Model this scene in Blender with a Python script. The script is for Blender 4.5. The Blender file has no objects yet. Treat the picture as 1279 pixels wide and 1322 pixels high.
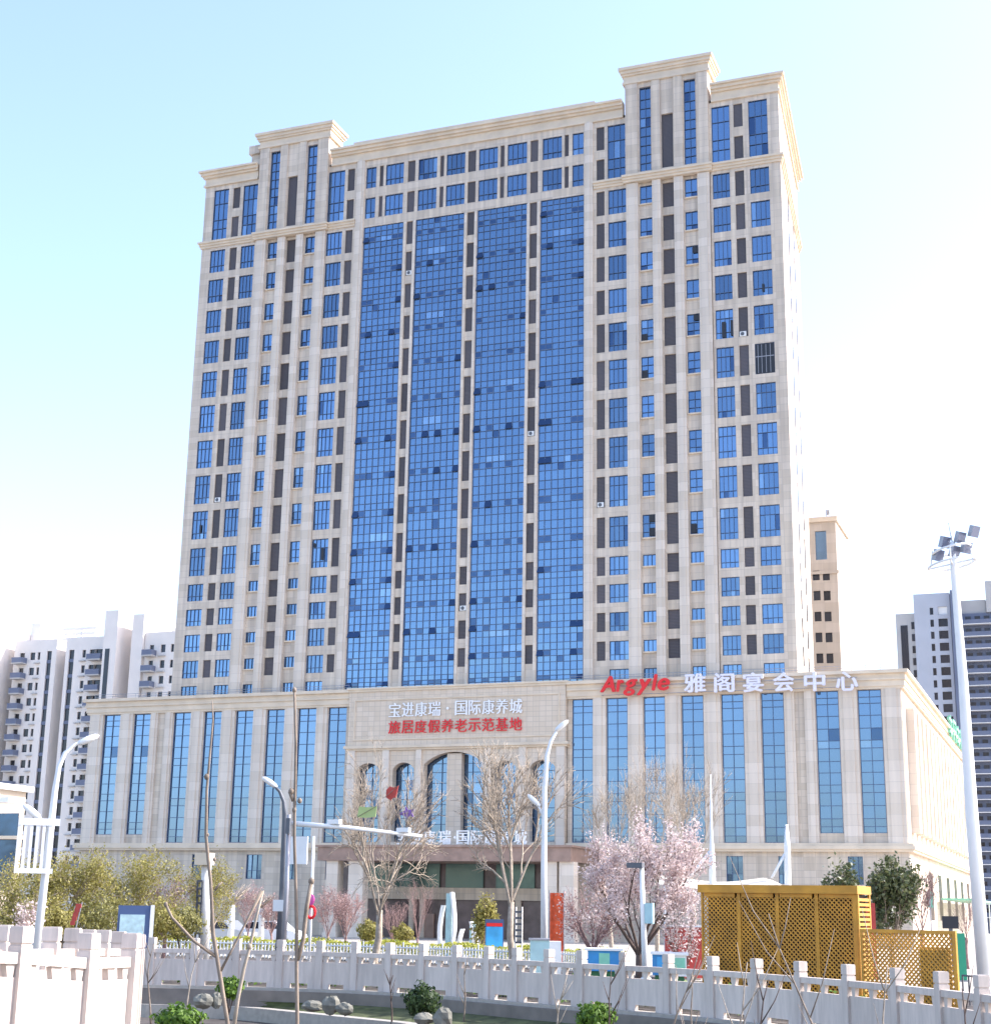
import bpy, bmesh, math, random
from mathutils import Vector, Matrix

# ------------------------------------------------------------------ camera, world, sun, exposure
SC = bpy.context.scene
COL = SC.collection
EYE = 2.2                                   # eye height above the plaza; camera stands at the origin
ROT = ((0.93561918, 0.35264644, 0.01603854),
       (-0.07414405, 0.24072835, -0.96775644),
       (-0.34513679, 0.90426232, 0.25137669))
FPX = 1983.08
cam_d = bpy.data.cameras.new("camera")
cam_d.sensor_fit = 'HORIZONTAL'
cam_d.sensor_width = 36.0
cam_d.lens = FPX / 1279.0 * 36.0
cam_d.clip_start = 0.1
cam_d.clip_end = 6000
cam = bpy.data.objects.new("camera", cam_d)
COL.objects.link(cam)
r0, r1, r2 = (Vector(r) for r in ROT)
up, back = -r1, -r2
cam.matrix_world = Matrix(((r0.x, up.x, back.x, 0), (r0.y, up.y, back.y, 0), (r0.z, up.z, back.z, EYE), (0, 0, 0, 1)))
SC.camera = cam

SUN_AZ = math.radians(64)                   # clockwise from +Y towards +X
SUN_EL = math.radians(40)
W = bpy.data.worlds.new("World")
SC.world = W
W.use_nodes = True
nt = W.node_tree
bg = nt.nodes["Background"]
sky = nt.nodes.new("ShaderNodeTexSky")
sky.sky_type = 'NISHITA'
sky.sun_disc = False
sky.sun_elevation = SUN_EL
sky.sun_rotation = SUN_AZ
sky.air_density = 1.0
sky.dust_density = 1.8
sky.ozone_density = 2.0
tint = nt.nodes.new("ShaderNodeMix"); tint.data_type = 'RGBA'; tint.blend_type = 'MULTIPLY'
tint.inputs[0].default_value = 1.0
tint.inputs[7].default_value = (1.035, 0.968, 0.965, 1)
nt.links.new(sky.outputs[0], tint.inputs[6])
nt.links.new(tint.outputs[2], bg.inputs[0])
bg.inputs[1].default_value = 0.15
sd = bpy.data.lights.new("sun", 'SUN')
sd.energy = 2.3
sd.angle = math.radians(0.53)
sd.color = (1.0, 0.98, 0.95)
sun = bpy.data.objects.new("sun", sd)
COL.objects.link(sun)
to_sun = Vector((math.sin(SUN_AZ) * math.cos(SUN_EL), math.cos(SUN_AZ) * math.cos(SUN_EL), math.sin(SUN_EL)))
sun.rotation_euler = to_sun.to_track_quat('Z', 'Y').to_euler()
sun.location = (60, 20, 120)
SC.view_settings.view_transform = 'Standard'
SC.view_settings.look = 'None'
SC.view_settings.exposure = 1.75
SC.view_settings.gamma = 1.0

# ------------------------------------------------------------------ pixel -> place helpers (photo 1279 x 1322)
def ray(px, py):
    a, b = (px - 639.5) / FPX, (py - 661.0) / FPX
    return Vector(tuple(ROT[0][i] * a + ROT[1][i] * b + ROT[2][i] for i in range(3)))
def at_y(px, py, Y):                        # the point seen there on the vertical plane y = Y
    d = ray(px, py); d = d * (Y / d.y)
    return Vector((d.x, d.y, d.z + EYE))
def at_z(px, py, z=0.0):                    # the point seen there on the level z
    d = ray(px, py); d = d * ((z - EYE) / d.z)
    return Vector((d.x, d.y, d.z + EYE))
def at_r(px, py, r):                        # the point seen there at ground range r
    d = ray(px, py); d = d * (r / math.hypot(d.x, d.y))
    return Vector((d.x, d.y, d.z + EYE))
def foot(px, r, z=0.0):                     # ground point under photo column px (at horizon) at range r
    p = at_r(px, 1181 + (px - 640) * 0.0166, r)
    return Vector((p.x, p.y, z))

# ------------------------------------------------------------------ mesh builder
class MB:
    def __init__(self):
        self.v = []; self.f = []; self.m = []
    def quad(self, a, b, c, d, m=0):
        n = len(self.v); self.v += [tuple(a), tuple(b), tuple(c), tuple(d)]
        self.f.append((n, n + 1, n + 2, n + 3)); self.m.append(m)
    def poly(self, pts, m=0):
        n = len(self.v); self.v += [tuple(p) for p in pts]
        self.f.append(tuple(range(n, n + len(pts)))); self.m.append(m)
    def box(self, x0, x1, y0, y1, z0, z1, m=0):
        n = len(self.v)
        self.v += [(x0, y0, z0), (x1, y0, z0), (x1, y1, z0), (x0, y1, z0), (x0, y0, z1), (x1, y0, z1), (x1, y1, z1), (x0, y1, z1)]
        for q in ((0, 3, 2, 1), (4, 5, 6, 7), (0, 1, 5, 4), (1, 2, 6, 5), (2, 3, 7, 6), (3, 0, 4, 7)):
            self.f.append(tuple(n + i for i in q)); self.m.append(m)
    def obox(self, o, ax, ay, x0, x1, y0, y1, z0, z1, m=0, dz0=0, dz1=0):
        # box in a rotated frame: o origin, ax/ay horizontal unit vectors; dz = slope along x
        n = len(self.v)
        for (x, y, z) in ((x0, y0, z0), (x1, y0, z0 + dz0), (x1, y1, z0 + dz0), (x0, y1, z0), (x0, y0, z1), (x1, y0, z1 + dz1), (x1, y1, z1 + dz1), (x0, y1, z1)):
            p = o + ax * x + ay * y
            self.v.append((p.x, p.y, o.z + z))
        for q in ((0, 3, 2, 1), (4, 5, 6, 7), (0, 1, 5, 4), (1, 2, 6, 5), (2, 3, 7, 6), (3, 0, 4, 7)):
            self.f.append(tuple(n + i for i in q)); self.m.append(m)
    def prism(self, pts, z0, z1, m=0):      # horizontal polygon, counter-clockwise
        n = len(self.v); k = len(pts)
        self.v += [(p[0], p[1], z0) for p in pts] + [(p[0], p[1], z1) for p in pts]
        self.f.append(tuple(n + i for i in reversed(range(k)))); self.m.append(m)
        self.f.append(tuple(n + k + i for i in range(k))); self.m.append(m)
        for i in range(k):
            j = (i + 1) % k
            self.f.append((n + i, n + j, n + k + j, n + k + i)); self.m.append(m)
    def tube(self, pts, rad, k=6, m=0, cap=True):
        pts = [Vector(p) for p in pts]
        if not isinstance(rad, (list, tuple)): rad = [rad] * len(pts)
        n0 = len(self.v)
        t = (pts[1] - pts[0]).normalized()
        a = t.cross(Vector((0.31, 0.87, 0.38)))
        if a.length < 1e-3: a = t.cross(Vector((1, 0, 0)))
        a.normalize()
        for i, p in enumerate(pts):
            if i == 0: t = (pts[1] - pts[0])
            elif i == len(pts) - 1: t = pts[-1] - pts[-2]
            else: t = pts[i + 1] - pts[i - 1]
            t = t.normalized() if t.length > 1e-9 else Vector((0, 0, 1))
            a = (a - t * a.dot(t)); a.normalize(); b = t.cross(a)
            for j in range(k):
                w = 2 * math.pi * j / k
                q = p + (a * math.cos(w) + b * math.sin(w)) * rad[i]
                self.v.append((q.x, q.y, q.z))
        for i in range(len(pts) - 1):
            for j in range(k):
                j2 = (j + 1) % k
                self.f.append((n0 + i * k + j, n0 + i * k + j2, n0 + (i + 1) * k + j2, n0 + (i + 1) * k + j)); self.m.append(m)
        if cap:
            self.f.append(tuple(n0 + j for j in reversed(range(k)))); self.m.append(m)
            e = n0 + (len(pts) - 1) * k
            self.f.append(tuple(e + j for j in range(k))); self.m.append(m)
    def ball(self, c, rx, ry, rz, m=0, nu=10, nv=7, jit=0, rng=None):
        n0 = len(self.v); c = Vector(c)
        for i in range(nv + 1):
            th = math.pi * i / nv
            for j in range(nu):
                ph = 2 * math.pi * j / nu
                s = 1 + (rng.uniform(-jit, jit) if rng else 0)
                self.v.append((c.x + rx * s * math.sin(th) * math.cos(ph), c.y + ry * s * math.sin(th) * math.sin(ph), c.z + rz * s * math.cos(th)))
        for i in range(nv):
            for j in range(nu):
                j2 = (j + 1) % nu
                self.f.append((n0 + i * nu + j, n0 + (i + 1) * nu + j, n0 + (i + 1) * nu + j2, n0 + i * nu + j2)); self.m.append(m)
    def build(self, name, mats, parent=None, smooth=False, loc=None):
        me = bpy.data.meshes.new(name)
        me.from_pydata(self.v, [], self.f)
        if not isinstance(mats, (list, tuple)): mats = [mats]
        for m in mats: me.materials.append(m)
        if len(mats) > 1: me.polygons.foreach_set("material_index", self.m)
        if smooth: me.polygons.foreach_set("use_smooth", [True] * len(self.f))
        me.update()
        o = bpy.data.objects.new(name, me)
        COL.objects.link(o)
        if loc is not None: o.location = loc
        if parent is not None: attach(o, parent)
        return o

def attach(o, parent):
    o.parent = parent
    o.matrix_parent_inverse = world_of(parent).inverted()
def world_of(o):
    m = Matrix.Translation(o.location) @ o.rotation_euler.to_matrix().to_4x4()
    if o.parent is not None: m = world_of(o.parent) @ o.matrix_parent_inverse @ m
    return m
def tag(o, label=None, cat=None, group=None, kind=None):
    if label: o["label"] = label
    if cat: o["category"] = cat
    if group: o["group"] = group
    if kind: o["kind"] = kind
    return o
def thing(name, label, cat, loc, group=None):
    o = bpy.data.objects.new(name, None)
    o.empty_display_size = 0.3
    o.location = loc
    COL.objects.link(o)
    return tag(o, label, cat, group)
def copy_part(o, parent, offset):           # copy of a mesh part moved by offset, sharing its data
    c = o.copy(); COL.objects.link(c)
    c.parent = parent
    c.matrix_parent_inverse = o.matrix_parent_inverse.copy()
    c.location = o.location + Vector(offset)
    return c
def copy_thing(o, offset, label=None, rotz=0.0, sc=1.0):
    c = o.copy(); COL.objects.link(c)
    c.location = o.location + Vector(offset)
    c.rotation_euler.z += rotz
    c.scale = (sc, sc, sc)
    if label: c["label"] = label
    for ch in o.children:
        d = ch.copy(); COL.objects.link(d); d.parent = c
        for g in ch.children:
            e = g.copy(); COL.objects.link(e); e.parent = d
    return c

# ------------------------------------------------------------------ materials
def mat(name, col, rough=0.7, metal=0.0, var=0.0, vscale=3.0, bump=0.0, spec=None, coat=0.0):
    m = bpy.data.materials.new(name); m.use_nodes = True
    t = m.node_tree; b = t.nodes["Principled BSDF"]
    b.inputs["Base Color"].default_value = (*col, 1)
    b.inputs["Roughness"].default_value = rough
    b.inputs["Metallic"].default_value = metal
    if spec is not None: b.inputs["Specular IOR Level"].default_value = spec
    if coat: b.inputs["Coat Weight"].default_value = coat
    if var or bump:
        g = t.nodes.new("ShaderNodeNewGeometry")
        n = t.nodes.new("ShaderNodeTexNoise"); n.inputs["Scale"].default_value = vscale
        n.inputs["Detail"].default_value = 6
        t.links.new(g.outputs["Position"], n.inputs["Vector"])
        if var:
            r = t.nodes.new("ShaderNodeValToRGB")
            r.color_ramp.elements[0].position = 0.3; r.color_ramp.elements[1].position = 0.7
            r.color_ramp.elements[0].color = (*[c * (1 - var) for c in col], 1)
            r.color_ramp.elements[1].color = (*[min(1, c * (1 + var)) for c in col], 1)
            t.links.new(n.outputs[0], r.inputs[0]); t.links.new(r.outputs[0], b.inputs["Base Color"])
        if bump:
            bp = t.nodes.new("ShaderNodeBump"); bp.inputs["Strength"].default_value = bump
            bp.inputs["Distance"].default_value = 0.02
            t.links.new(n.outputs[0], bp.inputs["Height"]); t.links.new(bp.outputs[0], b.inputs["Normal"])
    return m

def stone_mat(name, col, bw=1.1, bh=0.62, joint=0.72, var=0.08, stain=0.12):
    m = bpy.data.materials.new(name); m.use_nodes = True
    t = m.node_tree; b = t.nodes["Principled BSDF"]; b.inputs["Roughness"].default_value = 0.6
    g = t.nodes.new("ShaderNodeNewGeometry")
    sp = t.nodes.new("ShaderNodeSeparateXYZ"); t.links.new(g.outputs["Position"], sp.inputs[0])
    ad = t.nodes.new("ShaderNodeMath"); ad.operation = 'ADD'
    t.links.new(sp.outputs[0], ad.inputs[0]); t.links.new(sp.outputs[1], ad.inputs[1])
    cb = t.nodes.new("ShaderNodeCombineXYZ")
    t.links.new(ad.outputs[0], cb.inputs[0]); t.links.new(sp.outputs[2], cb.inputs[1])
    br = t.nodes.new("ShaderNodeTexBrick")
    br.offset = 0.0
    br.inputs["Scale"].default_value = 1.0
    br.inputs["Brick Width"].default_value = bw; br.inputs["Row Height"].default_value = bh
    br.inputs["Mortar Size"].default_value = 0.022; br.inputs["Mortar Smooth"].default_value = 0.3
    br.inputs["Bias"].default_value = 0.0
    br.inputs["Color1"].default_value = (*[c * (1 + var) for c in col], 1)
    br.inputs["Color2"].default_value = (*[c * (1 - var) for c in (col[0], col[1] * 0.985, col[2] * 0.95)], 1)
    br.inputs["Mortar"].default_value = (*[c * joint for c in col], 1)
    t.links.new(cb.outputs[0], br.inputs["Vector"])
    # rain streaks: noise stretched along z
    mp = t.nodes.new("ShaderNodeMapping"); mp.inputs["Scale"].default_value = (2.4, 2.4, 0.11)
    t.links.new(g.outputs["Position"], mp.inputs["Vector"])
    n = t.nodes.new("ShaderNodeTexNoise"); n.inputs["Scale"].default_value = 1.0; n.inputs["Detail"].default_value = 5
    t.links.new(mp.outputs[0], n.inputs["Vector"])
    r = t.nodes.new("ShaderNodeValToRGB")
    r.color_ramp.elements[0].position = 0.35; r.color_ramp.elements[1].position = 0.7
    r.color_ramp.elements[0].color = (1 - stain, 1 - stain, 1 - stain * 0.9, 1); r.color_ramp.elements[1].color = (1, 1, 1, 1)
    t.links.new(n.outputs[0], r.inputs[0])
    mx = t.nodes.new("ShaderNodeMix"); mx.data_type = 'RGBA'; mx.blend_type = 'MULTIPLY'
    mx.inputs[0].default_value = 1.0
    t.links.new(br.outputs["Color"], mx.inputs[6]); t.links.new(r.outputs[0], mx.inputs[7])
    t.links.new(mx.outputs[2], b.inputs["Base Color"])
    bp = t.nodes.new("ShaderNodeBump"); bp.inputs["Strength"].default_value = 0.25; bp.inputs["Distance"].default_value = 0.01
    t.links.new(br.outputs["Fac"], bp.inputs["Height"]); bp.invert = True
    t.links.new(bp.outputs[0], b.inputs["Normal"])
    return m

def glass_mat(name, col, rough=0.06, metal=0.85, wob=0.35, scale=0.7, rnd=0.25):
    m = bpy.data.materials.new(name); m.use_nodes = True
    t = m.node_tree; b = t.nodes["Principled BSDF"]
    b.inputs["Roughness"].default_value = rough; b.inputs["Metallic"].default_value = metal
    oi = t.nodes.new("ShaderNodeObjectInfo")
    hs = t.nodes.new("ShaderNodeHueSaturation")
    mr = t.nodes.new("ShaderNodeMapRange"); mr.inputs[3].default_value = 1 - rnd; mr.inputs[4].default_value = 1 + rnd
    t.links.new(oi.outputs["Random"], mr.inputs[0]); t.links.new(mr.outputs[0], hs.inputs["Value"])
    hs.inputs["Color"].default_value = (*col, 1)
    t.links.new(hs.outputs[0], b.inputs["Base Color"])
    g = t.nodes.new("ShaderNodeNewGeometry")
    n = t.nodes.new("ShaderNodeTexNoise"); n.inputs["Scale"].default_value = scale; n.inputs["Detail"].default_value = 2
    t.links.new(g.outputs["Position"], n.inputs["Vector"])
    bp = t.nodes.new("ShaderNodeBump"); bp.inputs["Strength"].default_value = wob; bp.inputs["Distance"].default_value = 0.05
    t.links.new(n.outputs[0], bp.inputs["Height"]); t.links.new(bp.outputs[0], b.inputs["Normal"])
    return m

def leaf_mat(name, c1, c2, rough=0.6, trans=0.35):
    m = bpy.data.materials.new(name); m.use_nodes = True
    t = m.node_tree; b = t.nodes["Principled BSDF"]; b.inputs["Roughness"].default_value = rough
    g = t.nodes.new("ShaderNodeNewGeometry")
    r = t.nodes.new("ShaderNodeValToRGB")
    r.color_ramp.elements[0].color = (*c1, 1); r.color_ramp.elements[1].color = (*c2, 1)
    t.links.new(g.outputs["Random Per Island"], r.inputs[0])
    t.links.new(r.outputs[0], b.inputs["Base Color"])
    tr = t.nodes.new("ShaderNodeBsdfTranslucent"); t.links.new(r.outputs[0], tr.inputs[0])
    mx = t.nodes.new("ShaderNodeMixShader"); mx.inputs[0].default_value = trans
    t.links.new(b.outputs[0], mx.inputs[1]); t.links.new(tr.outputs[0], mx.inputs[2])
    t.links.new(mx.outputs[0], t.nodes["Material Output"].inputs[0])
    return m

M = {}
M['stone'] = stone_mat('limestone_cladding', (0.73, 0.62, 0.50), joint=0.84, stain=0.27)
M['stone_lo'] = stone_mat('granite_cladding', (0.68, 0.575, 0.46), 0.9, 0.5, 0.82, 0.09, 0.27)
M['panel'] = stone_mat('sign_wall_cladding', (0.70, 0.585, 0.465), 0.55, 0.42, 0.76, 0.05, 0.06)
M['pilaster'] = stone_mat('pilaster_cladding', (0.74, 0.645, 0.545), 3.0, 0.8, 0.86)
M['trim'] = mat('cornice_paint', (0.70, 0.585, 0.45), 0.7, 0, 0.10, 0.8)
M['glass'] = glass_mat('blue_mirror_glass', (0.135, 0.225, 0.36), wob=0.15)
M['glass2'] = glass_mat('blue_curtain_glass', (0.14, 0.235, 0.37), rnd=0.06, wob=0.5, scale=0.22)
M['glass5'] = glass_mat('podium_blue_glass', (0.14, 0.225, 0.355), rnd=0.1, wob=0.06)
M['glass3'] = glass_mat('dark_vent_glass', (0.06, 0.105, 0.195), rnd=0.1)
M['glass4'] = glass_mat('pale_blind_glass', (0.22, 0.34, 0.50), rough=0.2, rnd=0.1)
M['glass_open'] = mat('dark_opening', (0.02, 0.022, 0.03), 0.5)
M['frame'] = mat('dark_blue_frame', (0.095, 0.145, 0.25), 0.5)
M['louvre'] = None
M['roof'] = mat('roof_felt', (0.22, 0.21, 0.20), 0.9, 0, 0.2, 1)
M['white'] = mat('white_paint', (0.80, 0.80, 0.79), 0.45, 0, 0.04, 2)
M['steel'] = mat('galvanised_steel', (0.33, 0.33, 0.36), 0.45, 0.3, 0.06, 4)
M['grey_dark'] = mat('dark_grey_paint', (0.10, 0.11, 0.13), 0.5, 0, 0.1, 3)
M['red'] = mat('red_letter', (0.75, 0.015, 0.02), 0.4)
M['red2'] = mat('red_cloth', (0.50, 0.07, 0.055), 0.8, 0, 0.15, 5)
M['whiteletter'] = mat('white_letter', (0.85, 0.85, 0.86), 0.4)
M['lilac'] = mat('lilac_white_letter', (0.78, 0.76, 0.86), 0.4)
M['brown'] = mat('brown_fascia', (0.32, 0.21, 0.165), 0.5, 0, 0.2, 1.5)
M['railstone'] = mat('white_railing_stone', (0.62, 0.55, 0.51), 0.75, 0, 0.07, 4, 0.15)
def streaky(name, col, amt, sc=(7, 7, .9), rough=.75):
    m = mat(name, col, rough); t = m.node_tree; b = t.nodes["Principled BSDF"]
    g = t.nodes.new("ShaderNodeNewGeometry"); mp = t.nodes.new("ShaderNodeMapping"); mp.inputs["Scale"].default_value = sc
    n = t.nodes.new("ShaderNodeTexNoise"); n.inputs["Scale"].default_value = 1.0; n.inputs["Detail"].default_value = 8; n.inputs["Roughness"].default_value = .65
    t.links.new(g.outputs["Position"], mp.inputs["Vector"]); t.links.new(mp.outputs[0], n.inputs["Vector"])
    r = t.nodes.new("ShaderNodeValToRGB"); r.color_ramp.elements[0].position = .33; r.color_ramp.elements[1].position = .62
    r.color_ramp.elements[0].color = (*[c * (1 - amt) for c in col], 1); r.color_ramp.elements[1].color = (*col, 1)
    oi = t.nodes.new("ShaderNodeObjectInfo"); hs = t.nodes.new("ShaderNodeHueSaturation"); mr = t.nodes.new("ShaderNodeMapRange")
    mr.inputs[3].default_value = .86; mr.inputs[4].default_value = 1.04
    t.links.new(oi.outputs["Random"], mr.inputs[0]); t.links.new(mr.outputs[0], hs.inputs["Value"])
    t.links.new(n.outputs[0], r.inputs[0]); t.links.new(r.outputs[0], hs.inputs["Color"]); t.links.new(hs.outputs[0], b.inputs["Base Color"])
    bp = t.nodes.new("ShaderNodeBump"); bp.inputs["Strength"].default_value = .25; bp.inputs["Distance"].default_value = .01
    t.links.new(n.outputs[0], bp.inputs["Height"]); t.links.new(bp.outputs[0], b.inputs["Normal"])
    return m
M['railstone'] = streaky('white_railing_stone', (0.68, 0.585, 0.52), .2)
M['concrete'] = mat('concrete', (0.21, 0.18, 0.155), 0.85, 0, 0.15, 2.5, 0.3)
M['paving'] = mat('plaza_paving', (0.42, 0.38, 0.33), 0.85, 0, 0.12, 1.2, 0.2)
M['soil'] = mat('damp_soil', (0.075, 0.062, 0.055), 0.95, 0, 0.35, 2.0, 0.5)
M['grass'] = mat('bank_turf', (0.075, 0.085, 0.03), 0.95, 0, 0.45, 3.0, 0.6)
M['kerb'] = mat('pale_kerb_stone', (0.40, 0.36, 0.31), 0.8, 0, 0.12, 6, 0.3)
M['rock'] = mat('grey_garden_rock', (0.20, 0.19, 0.155), 0.9, 0, 0.3, 4, 0.8)
M['bark'] = mat('grey_tan_bark', (0.25, 0.195, 0.15), 0.9, 0, 0.3, 9, 0.5)
M['bark_pale'] = mat('pale_twig_bark', (0.36, 0.295, 0.23), 0.85, 0, 0.25, 9, 0.4)
M['bark_dark'] = mat('dark_cherry_bark', (0.11, 0.075, 0.06), 0.9, 0, 0.3, 8, 0.5)
M['bark_red'] = mat('reddish_twig_bark', (0.27, 0.17, 0.155), 0.9, 0, 0.25, 9)
M['limewash'] = mat('limewashed_trunk', (0.72, 0.70, 0.66), 0.9, 0, 0.08, 6)
M['blossom'] = leaf_mat('pink_white_blossom', (0.56, 0.43, 0.41), (0.84, 0.73, 0.70), 0.8, 0.3)
M['willow'] = leaf_mat('yellow_green_young_leaf', (0.21, 0.18, 0.05), (0.40, 0.36, 0.10))
M['olive'] = leaf_mat('olive_leaf', (0.16, 0.15, 0.05), (0.32, 0.30, 0.09))
M['ever'] = leaf_mat('evergreen_leaf', (0.035, 0.06, 0.022), (0.16, 0.17, 0.07), 0.45, 0.2)
M['shrub'] = leaf_mat('bright_shrub_leaf', (0.05, 0.11, 0.012), (0.16, 0.27, 0.03))
M['shrubdark'] = leaf_mat('dark_shrub_leaf', (0.02, 0.045, 0.012), (0.06, 0.10, 0.025))
M['hedge'] = leaf_mat('yellow_hedge_leaf', (0.25, 0.28, 0.03), (0.48, 0.46, 0.08))
M['pinkbud'] = leaf_mat('pink_bud', (0.32, 0.20, 0.19), (0.52, 0.38, 0.36), 0.8)
M['golden'] = mat('golden_lattice_paint', (0.52, 0.25, 0.022), 0.5, 0, 0.22, 2.2, 0.15)
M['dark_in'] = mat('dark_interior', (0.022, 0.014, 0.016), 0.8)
M['tealglass'] = glass_mat('green_lobby_glass', (0.13, 0.22, 0.20), 0.15, 0.3)
M['teal'] = mat('pale_teal_enamel', (0.36, 0.55, 0.58), 0.4, 0, 0.12, 3)
M['blue'] = mat('blue_plastic', (0.02, 0.24, 0.55), 0.4, 0, 0.15, 2)
M['sky'] = mat('sky_blue_board', (0.05, 0.38, 0.75), 0.4, 0, 0.25, 2)
M['navy'] = mat('navy_enamel', (0.06, 0.10, 0.22), 0.4)
M['green'] = mat('green_plastic', (0.02, 0.14, 0.05), 0.5)
M['mint'] = mat('mint_green_panel', (0.22, 0.55, 0.40), 0.5, 0, 0.15, 2)
M['membrane'] = leaf_mat('white_tent_membrane', (0.78, 0.74, 0.64), (0.80, 0.76, 0.66), 0.6, 0.35)
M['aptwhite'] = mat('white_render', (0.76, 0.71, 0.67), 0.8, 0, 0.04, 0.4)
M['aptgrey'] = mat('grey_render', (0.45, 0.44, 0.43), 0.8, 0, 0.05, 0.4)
M['towerblue'] = mat('blue_grey_render', (0.43, 0.455, 0.51), 0.8, 0, 0.05, 0.3)
M['towerdark'] = mat('slate_balcony_render', (0.14, 0.165, 0.24), 0.8, 0, 0.08, 0.3)
M['win_dark'] = glass_mat('dark_window_glass', (0.022, 0.027, 0.042), 0.15, 0.2, rnd=0.3)
M['cream'] = stone_mat('cream_render', (0.56, 0.48, 0.40), 1.5, 1.0, 0.9)
M['purple'] = mat('purple_kite_cloth', (0.25, 0.13, 0.42), 0.7)
M['lime'] = mat('lime_kite_cloth', (0.45, 0.55, 0.22), 0.7)
M['pink'] = mat('magenta_balloon', (0.70, 0.10, 0.35), 0.35)
M['paleboard'] = mat('pale_map_board', (0.42, 0.58, 0.62), 0.35, 0, 0.2, 6)
M['screen'] = mat('beige_mesh_screen', (0.42, 0.33, 0.16), 0.7)
M['lens'] = mat('lamp_lens', (0.20, 0.22, 0.30), 0.2, 0.4)
M['tyre'] = mat('tyre_rubber', (0.02, 0.02, 0.02), 0.9)
M['carwhite'] = mat('white_car_paint', (0.75, 0.76, 0.78), 0.25, 0, 0, 1, 0, None, 0.5)
M['cargrey'] = mat('silver_car_paint', (0.40, 0.42, 0.46), 0.25, 0.4, 0, 1, 0, None, 0.5)

def louvre_material():
    m = bpy.data.materials.new('slatted_louvre'); m.use_nodes = True
    t = m.node_tree; b = t.nodes["Principled BSDF"]; b.inputs["Roughness"].default_value = 0.5
    g = t.nodes.new("ShaderNodeNewGeometry")
    wv = t.nodes.new("ShaderNodeTexWave"); wv.wave_type = 'BANDS'; wv.bands_direction = 'Z'
    wv.inputs["Scale"].default_value = 2.6
    t.links.new(g.outputs["Position"], wv.inputs["Vector"])
    oi = t.nodes.new("ShaderNodeObjectInfo")
    r = t.nodes.new("ShaderNodeValToRGB")
    r.color_ramp.elements[0].color = (0.070, 0.062, 0.072, 1); r.color_ramp.elements[1].color = (0.115, 0.105, 0.115, 1)
    t.links.new(wv.outputs[0], r.inputs[0])
    hs = t.nodes.new("ShaderNodeHueSaturation")
    mr = t.nodes.new("ShaderNodeMapRange"); mr.inputs[3].default_value = 0.8; mr.inputs[4].default_value = 1.2
    t.links.new(oi.outputs["Random"], mr.inputs[0]); t.links.new(mr.outputs[0], hs.inputs["Value"])
    t.links.new(r.outputs[0], hs.inputs["Color"]); t.links.new(hs.outputs[0], b.inputs["Base Color"])
    bp = t.nodes.new("ShaderNodeBump"); bp.inputs["Strength"].default_value = 0.6; bp.inputs["Distance"].default_value = 0.03
    t.links.new(wv.outputs[0], bp.inputs["Height"]); t.links.new(bp.outputs[0], b.inputs["Normal"])
    return m
M['louvre'] = louvre_material()

# ------------------------------------------------------------------ text
def text_mesh(body, size, depth, offset=0.0, shear=0.0):
    cu = bpy.data.curves.new("txt", 'FONT'); cu.body = body; cu.size = size
    cu.extrude = depth; cu.offset = offset; cu.shear = shear; cu.resolution_u = 4
    o = bpy.data.objects.new("txt", cu); COL.objects.link(o)
    dg = bpy.context.evaluated_depsgraph_get()
    me = bpy.data.meshes.new_from_object(o.evaluated_get(dg))
    bpy.data.objects.remove(o); bpy.data.curves.remove(cu)
    return me
def place_glyph(ch, mtl, parent, x0, x1, z0, z1, y, depth=0.06, bold=0.02, shear=0.0, name='letter', vbold=0.0):
    """one character as a raised letter; the strokes are widened sideways like a heavy sign face"""
    me = text_mesh(ch, 1.0, 0.5, 0.0, shear)
    xs = [v.co.x for v in me.vertices]; ys = [v.co.y for v in me.vertices]
    ax, bx, ay, by = min(xs), max(xs), min(ys), max(ys)
    mb = MB()
    shifts = [(0, 0), (bold, 0), (-bold, 0)] + ([(0, vbold), (0, -vbold)] if vbold else [])
    for k, (sx, sz) in enumerate(shifts):
        n0 = len(mb.v)
        for v in me.vertices:
            mb.v.append((x0 + (v.co.x - ax) / (bx - ax) * (x1 - x0) + sx, y + k * 0.004 - (v.co.z + .5) * 2 * depth, z0 + (v.co.y - ay) / (by - ay) * (z1 - z0) + sz))
        for f in me.polygons: mb.f.append(tuple(n0 + i for i in f.vertices)); mb.m.append(0)
    bpy.data.meshes.remove(me)
    return mb.build(name, mtl, parent)

# ------------------------------------------------------------------ facade with openings (plane facing -Y)
def facade(mb, u0, u1, z0, z1, y, holes, depth=0.35, m=0):
    us = sorted({u0, u1, *[h[0] for h in holes], *[h[1] for h in holes]})
    us = [u for u in us if u0 <= u <= u1]
    for a, b in zip(us, us[1:]):
        if b - a < 1e-6: continue
        c = (a + b) / 2
        hs = sorted([(h[2], h[3]) for h in holes if h[0] < c < h[1]])
        z = z0
        for (p, q) in hs:
            if p > z + 1e-6: mb.quad((a, y, z), (b, y, z), (b, y, p), (a, y, p), m)
            z = max(z, q)
        if z < z1 - 1e-6: mb.quad((a, y, z), (b, y, z), (b, y, z1), (a, y, z1), m)
    for (a, b, p, q) in holes:
        mb.quad((a, y, p), (a, y, q), (a, y + depth, q), (a, y + depth, p), m)
        mb.quad((b, y, q), (b, y, p), (b, y + depth, p), (b, y + depth, q), m)
        mb.quad((a, y, p), (a, y + depth, p), (b, y + depth, p), (b, y, p), m)
        mb.quad((a, y, q), (b, y, q), (b, y + depth, q), (a, y + depth, q), m)

XC = -48.7            # centre line of the hotel
TY = 120.0            # tower front plane
PY = 119.2            # podium front plane
def Z(z): return z + EYE

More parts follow.
